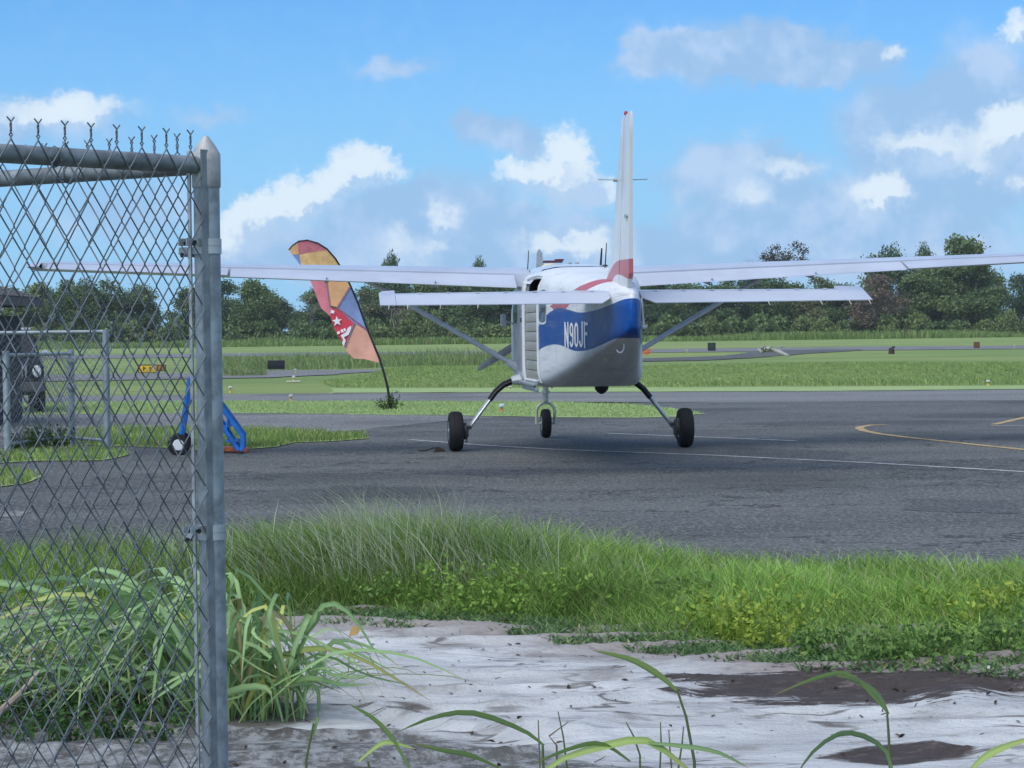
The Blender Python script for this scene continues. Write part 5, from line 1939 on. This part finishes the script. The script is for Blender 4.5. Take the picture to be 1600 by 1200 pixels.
def clump(px, py, n, reach, hgt, wid, bias, lab, seed, root=.16, spread=.55, low=1.0):
    q = gnd(px, py)
    e_ = empty('grass_clump', (q.x, q.y, 0), 0, lab, 'grass clump')
    r2 = random.Random(seed)
    for k_ in range(n):
        a = r2.random() * 6.283
        r0 = root * r2.random() ** .5
        base = Vector((r0 * math.cos(a) * 1.6, r0 * math.sin(a), 0.01))
        dirx = r2.gauss(bias, spread) + base.x * 1.5
        dv = Vector((dirx, r2.gauss(0, .45), 0))
        L = r2.uniform(.5, 1.1)
        H = hgt * r2.uniform(.30, 1.0)
        rc = reach * L
        up = r2.uniform(.45, .62)
        p1 = base + dv * rc * .16 + Vector((0, r2.gauss(0, .02), H * up))
        p2 = base + dv * rc * .46 + Vector((r2.gauss(0, .03), 0, H * r2.uniform(.88, 1.0)))
        p3 = base + dv * rc * .80 + Vector((r2.gauss(0, .04), 0, H * r2.uniform(.62, .98)))
        p4 = base + dv * rc * 1.08 + Vector((r2.gauss(0, .06), 0, H * r2.uniform(.05, .85)))
        c_ = r2.random()
        tint = tuple((a_ * (1 - c_) + b_ * c_) for a_, b_ in zip((.17, .29, .11), (.34, .48, .22)))
        if r2.random() < .05:
            tint = (.42, .46, .13)
        elif r2.random() < .06:
            tint = (.34, .29, .15)
        leaf_blade([base, p1, p2, p3, p4], wid * r2.uniform(.5, 1.1), tint, 'leaf_blade', e_, r2.uniform(-1.0, 1.0), r2.uniform(-1.2, 1.2))
    return e_


clump(392, 1128, 105, .50, .60, .034, .12, 'big clump of broad grass right of the fence post, leaves bent by the wind', 3, .17, .95)
clump(330, 1100, 125, 1.20, .66, .040, -.72, 'big clump of broad grass behind the fence mesh, leaves streaming left', 5, .17, .45)
clump(215, 1120, 100, 1.0, .50, .024, -.80, 'fine-leaved grass clump behind the mesh, left of the big streaming clump', 21, .20, .5)
clump(60, 1120, 90, .85, .46, .022, -.5, 'fine-leaved grass clump at the far left behind the mesh', 23, .22, .6)
clump(470, 1085, 26, .42, .26, .020, .65, 'small spray of broad grass lying right over the pale sheet', 9, .10, .35)

# low dark creeper behind the mesh at the left
for (px, py, rd, hg, lab) in ((140, 1120, .42, .20, 'low dark green creeper behind the mesh beside the broad grass'), (40, 1150, .40, .18, 'low dark creeper at the bottom left behind the mesh'), (235, 1150, .22, .12, 'small dark creeper behind the mesh nearest the post')):
    q = gnd(px, py)
    e_ = empty('creeper', (q.x, q.y, 0), 0, lab, 'creeper', 'creepers behind the mesh')
    leafy('foliage', e_, int(2600 * rd), rd, hg, .035, (.03, .08, .02), (.09, .18, .05), px + 1)
    stems('stem', e_, 8, rd, hg * .6, .004, px, STEMG)

# yellow-green leafy weeds in the verge
YW = [(225, 915, .22, .30, 0, 'leafy weed in the verge behind the mesh'), (405, 915, .25, .30, 0, 'leafy green weed in the verge just right of the fence post'), (470, 925, .30, .32, 0, 'leafy green weed in the verge, second right of the fence post'), (545, 930, .30, .34, 0, 'leafy green weed in the verge with a few yellow leaves below the feather flag'),
      (600, 950, .18, .20, 0, 'small pale-leaved weed at the front edge of the verge below the feather flag'), (705, 955, .24, .34, 1, 'bright yellow-green weed in the verge below the left main wheel'), (760, 965, .22, .26, 1, 'yellow-green weed in the middle of the row below the aeroplane'),
      (830, 962, .30, .30, 1, 'widest yellow-green weed below the nose wheel'), (890, 965, .20, .24, 1, 'yellow-green weed at the right end of the row below the tail'), (1165, 1000, .26, .34, 2, 'bright yellow weed alone in the verge below the right main wheel'),
      (1195, 1015, .18, .22, 2, 'small yellow weed touching the bright yellow weed in the verge'), (1060, 960, .20, .26, 0, 'dark leafy weed in the verge left of the bright yellow weed'), (1330, 1035, .25, .22, 0, 'broad-leaved green weed at the front of the verge on the right'),
      (1545, 985, .24, .30, 2, 'yellowish weed in the verge near the right edge'), (1560, 1030, .28, .26, 0, 'large-leaved green weed in the verge at the right edge'), (1450, 1040, .22, .18, 0, 'low green weed at the front of the verge near the right edge')]
for i, (px, py, rd, hg, kd, lab) in enumerate(YW):
    q = gnd(px, py)
    e_ = empty('weed', (q.x, q.y, 0), 0, lab, 'weed', 'leafy weeds in the verge')
    lo, hi = [((.08, .17, .04), (.25, .39, .11)), ((.11, .22, .04), (.34, .50, .10)), ((.16, .27, .04), (.41, .50, .08))][kd]
    leafy('foliage', e_, int(900 * rd / .25), rd * 1.35, hg * 1.05, .042, lo, hi, 100 + i)
    stems('stem', e_, 9, rd * .8, hg, .005, i, STEMG)

# arching single grasses close to the camera at the bottom of the picture
def stalk(dist, stem_px, leaves, lab):
    p0 = atd(*stem_px[0], dist)
    root = Vector((p0.x, dist, 0))
    e_ = empty('grass_plant', root, 0, lab, 'grass plant')
    mb = MB()
    pts = [Vector((0, 0, 0.0))] + [atd(*p, dist) - root for p in stem_px]
    mb.tube(pts, list(np.linspace(.006, .0035, len(pts))), 6)
    mb.build('stem', STEMG, e_)
    for (lp, wd, tint) in leaves:
        leaf_blade([atd(*p, dist + (p[2] if len(p) > 2 else 0)) - root if len(p) < 3 else atd(p[0], p[1], dist + p[2]) - root for p in lp], wd * .74, tint, 'leaf_blade', e_, .9, .3)
G1, G2, G3 = (.24, .35, .11), (.31, .41, .12), (.19, .29, .12)
stalk(7.0, [(1085, 1190), (1072, 1120), (1058, 1078)], [([(1058, 1080), (1030, 1055), (985, 1030), (925, 1016)], .036, G2)], 'tall grass stem with one leaf bent left, bottom centre right')
stalk(7.2, [(1391, 1200), (1388, 1140), (1386, 1112)], [([(1388, 1116), (1370, 1085), (1335, 1062), (1305, 1056)], .034, G3), ([(1386, 1112), (1330, 1056), (1280, 1058), (1210, 1086)], .028, G1)], 'tall grass stem with arching leaves over the dark soil patch')
stalk(6.6, [(850, 1230), (848, 1165)], [([(850, 1165), (815, 1140), (740, 1114), (680, 1120), (625, 1142)], .030, G1)], 'arching grass leaf curving over the torn edge of the sheet')
stalk(6.4, [(1000, 1260), (985, 1215)], [([(840, 1215), (880, 1185), (950, 1164), (1010, 1157), (1060, 1190), (1090, 1215)], .034, G2), ([(985, 1190), (940, 1162), (890, 1170), (830, 1195)], .024, G1), ([(1000, 1160), (1060, 1165), (1120, 1175), (1170, 1200)], .020, G3)], 'spreading grass leaves at the bottom centre edge')
stalk(6.5, [(760, 1240), (770, 1215)], [([(780, 1200), (735, 1180), (690, 1172), (640, 1160)], .028, G1)], 'low grass leaf at the bottom edge left of centre')
stalk(6.6, [(1395, 1260), (1385, 1215)], [([(1395, 1215), (1385, 1175), (1350, 1150), (1310, 1147), (1270, 1175), (1245, 1210)], .028, G3)], 'small arching grass leaf at the bottom right')
stalk(6.8, [(1500, 1240), (1515, 1205)], [([(1515, 1205), (1540, 1182), (1575, 1165), (1640, 1145)], .032, G2)], 'grass leaf rising to the right corner')
stalk(6.8, [(585, 1240), (575, 1190)], [([(640, 1200), (610, 1150), (580, 1120), (545, 1100)], .026, G1), ([(560, 1190), (590, 1165), (610, 1160), (650, 1170)], .022, G2)], 'grass leaves at the bottom just right of the big clump')
stalk(7.3, [(480, 1230), (478, 1190), (490, 1130)], [([(490, 1150), (498, 1105), (490, 1070), (440, 1075)], .028, G3)], 'single drooping leaf standing before the big clump')
DRY = M('dry_stem', (.16, .14, .08), .8)
q = atd(925, 1190, 7.6)
for k_, (x0, pts) in enumerate(((0, [(890, 1230), (880, 1150), (872, 1112)]), (1, [(845, 1230), (843, 1180), (841, 1125)]), (2, [(1030, 1230), (1033, 1160), (1032, 1128)]), (3, [(1052, 1230), (1047, 1175), (1045, 1140)]), (4, [(1000, 1180), (990, 1150), (978, 1128)]), (5, [(870, 1165), (858, 1150), (888, 1128)]), (6, [(1060, 1200), (1066, 1160), (1068, 1135)]))):
    p0 = atd(*pts[0], 7.4)
    mb = MB()
    mb.tube([Vector((p0.x, 7.4, 0))] + [atd(*p, 7.4) for p in pts], [.004, .0035, .003, .0018], 5)
    o_ = mb.build('dry_stalk', DRY if k_ % 2 else STEMG, None)
    tag(o_, ['thin stalk bent over right of the torn edge', 'thin stalk left in the pair before the pale sheet', 'straight thin stalk among the bottom centre grasses', 'short thin stalk beside the straight one at bottom centre', 'slanting stalk leaning left at bottom centre', 'short forked stalk between the pair before the sheet', 'rightmost thin stalk at the bottom centre'][k_], 'stalk', 'thin stalks at the bottom')

# dead canes leaning behind the mesh at the bottom left
for pts, r_, lab, mt in (([(-60, 1170), (0, 1112), (30, 1085), (62, 1048)], .011, 'thick pale dead cane leaning behind the mesh at bottom left', DEADWOOD), ([(-40, 1165), (20, 1125), (70, 1090), (108, 1062)], .0045, 'thin dark dead cane leaning behind the mesh at bottom left', M('dark_cane', (.05, .04, .03), .9))):
    mb = MB()
    p0 = atd(*pts[0], 6.3)
    pp = [Vector((p0.x - .05, 6.3, 0))] + [atd(*p, 6.3 + .05 * k_) for k_, p in enumerate(pts)]
    mb.tube(pp, [r_ * 1.1, r_ * 1.05, r_, r_ * .85, r_ * .35], 7)
    tag(mb.build('dead_cane', mt, None), lab, 'cane')

# litter on the sheet: twigs, dead leaves, grit
r2 = random.Random(12)
mb = MB()
for k_ in range(60):
    x, y = r2.uniform(-2.6, 3.2), r2.uniform(9.0, 13.3)
    if y > border(x) - .1:
        continue
    a, L = r2.random() * 3.14, r2.uniform(.03, .16)
    z_ = .075
    j = min(ny - 1, max(0, int((y - 6.2) / 8.5 * (ny - 1))))
    i = min(nx - 1, max(0, int((x + 3.6) / 7.8 * (nx - 1))))
    z_ = Z[j, i] + .006
    mb.tube([(x, y, z_), (x + L * .5 * math.cos(a), y + L * .5 * math.sin(a), z_ + .004), (x + L * math.cos(a + .15), y + L * math.sin(a + .15), z_)], [.002, .002, .001], 4)
mb.build('twig_litter', M('twig_dark', (.07, .055, .045), .9, var=.3), None, kind='stuff')
n = 500
r3 = np.random.default_rng(8)
C = np.stack([r3.random(n) * 6 - 2.8, 9 + r3.random(n) * 4.6, np.zeros(n)], -1)
ii = np.clip(((C[:, 0] + 3.6) / 7.8 * (nx - 1)).astype(int), 0, nx - 1)
jj = np.clip(((C[:, 1] - 6.2) / 8.5 * (ny - 1)).astype(int), 0, ny - 1)
C[:, 2] = Z[jj, ii] + .008
V, polys = leaf_quads(C, .015 + .03 * r3.random(n) ** 2, r3, up=2.5)
link('leaf_litter', fast_mesh('leaf_litter', V, polys, np.repeat(np.array([[.06, .045, .035]]) * (.5 + 1.4 * r3.random((n, 1))), 6, 0), GRASS), None, 'stuff')
q = gnd(1547, 1056)
mb = MB()
mb.box((0, 0, .012), (.035, .03, .02), bev=.007)
o_ = mb.build('white_scrap', CWH, None)
o_.location = (q.x, q.y, .03)
tag(o_, 'small white scrap on the dark soil at the right', 'scrap')
q = gnd(553, 1010)
mb = MB()
mb.add([(-.03, 0, 0), (.02, -.01, .01), (.04, .02, .045), (0, .02, .06), (-.02, .015, .03)], [(0, 1, 2, 3, 4)])
o_ = mb.build('dead_leaf', M('dead_leaf_tan', (.42, .26, .09), .8), None, smooth=False)
o_.modifiers.new('t', 'SOLIDIFY').thickness = .004
o_.location = (q.x, q.y, .06)
tag(o_, 'curled tan dead leaf on the pale sheet right of the big clump', 'leaf')


# ------------------------------------------------------------------ the wood beyond the field
FOL = leaf_mat('tree_foliage', (1, 1, 1), 0.6, 0.22)


def tree_proto(seed, H, Rw, lo, hi, n=2600, base=.12, leaf=.55, open_=0.0, ncl=18):
    """meshes for a trunk with limbs and a clumped crown; height H, half width Rw"""
    r2 = np.random.default_rng(seed)
    cl = []
    for k_ in range(ncl):
        zf = base + (1 - base) * r2.random() ** .85
        env = Rw * (1.0 - .75 * max(0, (zf - .45) / .55) ** 1.8) * (.55 + .45 * min(1, zf / .35))
        a, q = r2.random() * 6.283, env * r2.random() ** .5
        cl.append((q * math.cos(a), q * math.sin(a) * .9, zf * H * .93, (.16 + .20 * r2.random()) * Rw * (1.15 - .3 * zf)))
    cl = np.array(cl)
    wgt = cl[:, 3] ** 2
    ci = r2.choice(len(cl), n, p=wgt / wgt.sum())
    d = r2.normal(size=(n, 3))
    d /= np.linalg.norm(d, axis=1)[:, None]
    rad = cl[ci, 3] * (1 + open_ * .5) * r2.random(n) ** .28 * (1 + .25 * r2.normal(size=n))
    C = cl[ci, :3] + d * rad[:, None] * np.array([1.15, 1.15, .8])
    C[:, 2] = np.maximum(C[:, 2], .15)
    V, polys = leaf_quads(C, leaf * (.55 + .8 * r2.random(n)), r2, up=.7, aspect=.62)
    kc = r2.random(len(cl))[ci][:, None]
    k_ = .55 * kc + .45 * r2.random((n, 1))
    T = np.repeat((np.array(lo) * (1 - k_) + np.array(hi) * k_), 6, 0)
    crown = fast_mesh('crown', V, polys, T, FOL)
    mb = MB()
    rr = random.Random(seed)
    tr = .022 * H
    mb.tube([(0, 0, -.2), (.1, 0, H * .22), (-.1, .1, H * .45), (.05, 0, H * .75)], [tr * 1.3, tr, tr * .7, tr * .25], 7)
    for k2 in range(7):
        c = cl[rr.randrange(len(cl))]
        z0 = min(c[2] * .6, H * .45)
        mb.tube([(0, 0, z0 * .7), (c[0] * .5, c[1] * .5, (z0 + c[2]) / 2), (c[0], c[1], c[2])], [tr * .55, tr * .35, tr * .12], 5)
    return crown, mb


DG, MG, LG, BG = ((.075, .125, .055), (.165, .235, .095)), ((.09, .15, .06), (.21, .28, .105)), ((.14, .20, .07), (.28, .34, .125)), ((.13, .105, .075), (.25, .19, .14))
PROTO = {}
def get_proto(key, *a, **kw):
    if key not in PROTO:
        crown, mb = tree_proto(*a, **kw)
        e_ = mb.build('trunk', BARK, None)
        PROTO[key] = (crown, e_.data)
        bpy.data.objects.remove(e_)
    return PROTO[key]


def tree(name, px, dist, top_py, wpx, key, lab, group, cat='tree', rz=None, base_h=10.0):
    s0 = dist / FPX
    x = ray(px, 520).x / ray(px, 520).y * dist
    ztop = atd(px, top_py, dist).z
    e_ = empty(name, (x, dist, -.1), 0, lab, cat, group)
    crown, trunk = PROTO[key]
    c_ = link('crown', crown, e_)
    t_ = link('trunk', trunk, e_)
    sc_xy = (wpx * s0 / 2) / 4.0
    sc_z = ztop / base_h * 1.07
    a = random.random() * 6.283 if rz is None else rz
    for o_ in (c_, t_):
        o_.scale = (sc_xy, sc_xy, sc_z)
        o_.rotation_euler = (0, 0, a)
    return e_


for i, (pal, op) in enumerate(((DG, 0), (MG, 0), (DG, .3), (MG, .4), (LG, .2), (DG, .1))):
    get_proto(i, 40 + i, 10.0, 4.0, *pal, n=8500, leaf=.36, open_=op, ncl=22 + 2 * i, base=.06)
get_proto(6, 52, 10.0, 4.0, (.13, .16, .07), (.25, .27, .13), n=7000, leaf=.34, open_=.5, ncl=24, base=.10)
get_proto(7, 53, 10.0, 4.0, (.05, .095, .05), (.13, .20, .10), n=8000, leaf=.30, open_=.15, ncl=34, base=.05)
get_proto('brown', 71, 10.0, 4.0, *BG, n=3000, open_=.8, ncl=22, base=.30, leaf=.36)
get_proto('bush', 81, 3.2, 4.0, *MG, n=3500, base=.0, ncl=20, leaf=.6)
get_proto('bushl', 82, 3.2, 4.0, *LG, n=3500, base=.0, ncl=20, leaf=.6)

ORD = ['first', 'second', 'third', 'fourth', 'fifth', 'sixth', 'seventh', 'eighth', 'ninth', 'tenth', 'eleventh', 'twelfth', 'thirteenth', 'fourteenth', 'fifteenth', 'sixteenth']
def zone(px):
    for lim, txt in ((300, 'seen through the corner fence mesh'), (450, 'between the fence post and the feather flag'), (600, 'by the feather flag'), (800, 'above the left wing strut'), (1000, 'behind the aeroplane body'), (1150, 'above the right wing strut'), (1330, 'right of the right wing strut'), (1421, 'beside the brown dead tree'), (9999, 'at the right end of the wood')):
        if px < lim:
            return txt
rt = random.Random(31)
cnt, cnt2, cnt3 = {}, {}, {}
# front row: (px, top row, width)
FRONT = [(-60, 452, 90), (18, 462, 80), (60, 452, 70), (112, 446, 80), (165, 442, 85), (218, 452, 80), (300, 456, 76), (352, 446, 70), (402, 448, 76), (440, 470, 60), (512, 470, 70), (560, 455, 80),
         (618, 446, 80), (668, 452, 70), (718, 440, 80), (770, 446, 80), (826, 440, 84), (880, 446, 80), (935, 440, 84), (985, 446, 76), (1030, 450, 76), (1078, 456, 66), (1125, 444, 76), (1172, 446, 76), (1222, 442, 80), (1272, 440, 80),
         (1318, 446, 66), (1432, 434, 80), (1478, 420, 84), (1530, 410, 90), (1592, 436, 70), (1650, 430, 90)]
for px, ty, wpx in FRONT:
    z_ = zone(px)
    cnt[z_] = cnt.get(z_, 0) + 1
    kd = rt.choice([0, 7, 1, 2, 3, 5, 6]) if px > 90 else 4
    if 1430 < px < 1560:
        kd = 1
    word = {0: 'dark green', 1: 'mid green', 2: 'dark green', 3: 'mid green', 4: 'light green', 5: 'dark green', 6: 'olive green', 7: 'bluish green'}[kd]
    tree('broadleaf_tree', px + rt.uniform(-4, 4), 402 + rt.uniform(-4, 6), ty - (8 if 590 < px < 1420 else 2) + rt.uniform(-3, 3), wpx * 1.18, kd, f'{word} tree {z_}, {ORD[cnt[z_] - 1]} along the front row', 'front row of trees beyond the airfield')
# second row, a little taller, filling the gaps
for i, px in enumerate(range(-80, 1720, 44)):
    if 1558 < px < 1604 or 446 < px < 492 or 258 < px < 284:
        continue
    ty = 452 if px < 600 else (434 if px < 1420 else 420)
    z_ = zone(px)
    cnt2[z_] = cnt2.get(z_, 0) + 1
    tree('broadleaf_tree', px + rt.uniform(-10, 10), 424 + rt.uniform(-4, 8), ty + rt.uniform(-8, 14), 86, rt.choice([0, 2, 5, 3, 6, 7]), f'half hidden tree {z_}, {ORD[cnt2[z_] - 1]} along the second row', 'second row of trees beyond the airfield')
# crowns that rise clear of the wing
for px, ty, wpx, kd, lab in ((616, 398, 48, 2, 'tall thin tree whose tuft shows above the left wing right of the flag'), (748, 412, 40, 3, 'tree whose topmost twigs show above the left wing near the cabin'), (1385, 388, 84, 2, 'tree with small tufts showing above the right wing left of the tallest crown'), (1447, 392, 50, 3, 'slim tree top just left of the tallest crown above the right wing'),
                             (1505, 377, 110, 1, 'tallest dark tree crown rising above the right wing'), (130, 438, 70, 2, 'tree with the highest crown seen through the fence mesh'), (388, 438, 50, 2, 'tree with a raised crown just right of the fence post')):
    tree('tall_tree', px, 418, ty, wpx, kd, lab, None)
# brown dead tree with pale trunk, and the bare-twigged one
tree('dead_tree', 1372, 396, 436, 96, 'brown', 'dead tree with brown leaves and a pale trunk under the right wing', None)
def bare(px, dist, base_py, top_py, wpx, seed, lab, leaves=0, side=None):
    s0 = dist / FPX
    x = ray(px, 520).x / ray(px, 520).y * dist
    H = atd(px, top_py, dist).z
    e_ = empty('bare_tree', (x, dist, 0), 0, lab, 'tree')
    r2 = random.Random(seed)
    mb = MB()
    tips = []
    def grow(p, d, L, r_, lv):
        q = p + d * L
        mb.tube([p, (p + q) / 2 + Vector((r2.gauss(0, .06), r2.gauss(0, .06), .03)) * L, q], [r_, r_ * .8, r_ * .6], 5 if lv > 1 else 4, cap=False)
        if lv == 0:
            tips.append(q)
            return
        for _ in range(r2.choice([2, 3, 3])):
            nd_ = (d + Vector((r2.gauss(0, .55), r2.gauss(0, .45), r2.uniform(-.05, .45)))).normalized()
            grow(q, nd_, L * r2.uniform(.6, .82), r_ * .6, lv - 1)
    grow(Vector((0, 0, 0)), Vector((0, 0, 1)), H * .42, .22, 5)
    zm = max(v[2] for v in mb.v)
    xm = max(abs(v[0]) for v in mb.v)
    fx, fz = wpx * s0 / 2 / xm, H / zm
    mb.v = [(v[0] * fx, v[1] * fx, v[2] * fz) for v in mb.v]
    mb.build('trunk', M('grey_bark', (.20, .17, .14), .9), e_)
    if leaves:
        r3_ = np.random.default_rng(seed)
        tp = np.array([(t_.x * fx, t_.y * fx, t_.z * fz) for t_ in tips])
        if side:
            tp = tp[tp[:, 0] > side]
        ci = r3_.integers(0, len(tp), leaves)
        C = tp[ci] + r3_.normal(size=(leaves, 3)) * .42
        V, polys = leaf_quads(C, .42 * (.6 + .8 * r3_.random(leaves)), r3_, up=.5, aspect=.6)
        T = np.repeat(np.array([[.075, .065, .045]]) * (.5 + 1.1 * r3_.random((leaves, 1))), 6, 0)
        link('crown', fast_mesh('crown', V, polys, T, FOL), e_)
    return e_
bare(1200, 416, 529, 382, 130, 6, 'half-bare tree whose thin twigs and sparse brown tufts show above the right wing', 1500, -1.0)
bare(484, 396, 540, 455, 40, 9, 'slim leafless reddish tree behind the feather flag', 0)
bare(620, 392, 536, 470, 70, 12, 'pale bare tree trunk before the wood above the left strut', 0)
# scrub along the foot of the wood
bush_i = 0
for px in range(-80, 1720, 36):
    bush_i += 1
    kd = 'bushl' if (px < 90 or 600 < px < 690 or rt.random() < .25) else 'bush'
    hpx = rt.uniform(20, 42)
    by = 540 - (px - 450) * .0125
    z_ = zone(px)
    cnt3[z_] = cnt3.get(z_, 0) + 1
    tree('shrub', px + rt.uniform(-9, 9), 392 + rt.uniform(-5, 4), by - hpx, rt.uniform(50, 76), kd, ('pale' if kd == 'bushl' else 'dark') + f' green shrub {z_}, {ORD[cnt3[z_] - 1]} along the scrub edge', 'shrubs at the foot of the wood', 'shrub', base_h=3.2)


# ------------------------------------------------------------------ humid air over the airfield
hz = MB()
hz.box((0, 1225, 9.5), (4100, 2850, 21.6))
hm = bpy.data.materials.new('humid_air')
hm.use_nodes = True
hn = hm.node_tree
hn.nodes.clear()
pv = hn.nodes.new('ShaderNodeVolumePrincipled')
pv.inputs['Color'].default_value = (0.90, 0.94, 1.0, 1)
pv.inputs['Density'].default_value = 0.00014
ho = hn.nodes.new('ShaderNodeOutputMaterial')
hn.links.new(pv.outputs[0], ho.inputs['Volume'])
hz.build('haze', hm, None, smooth=False, kind='stuff')
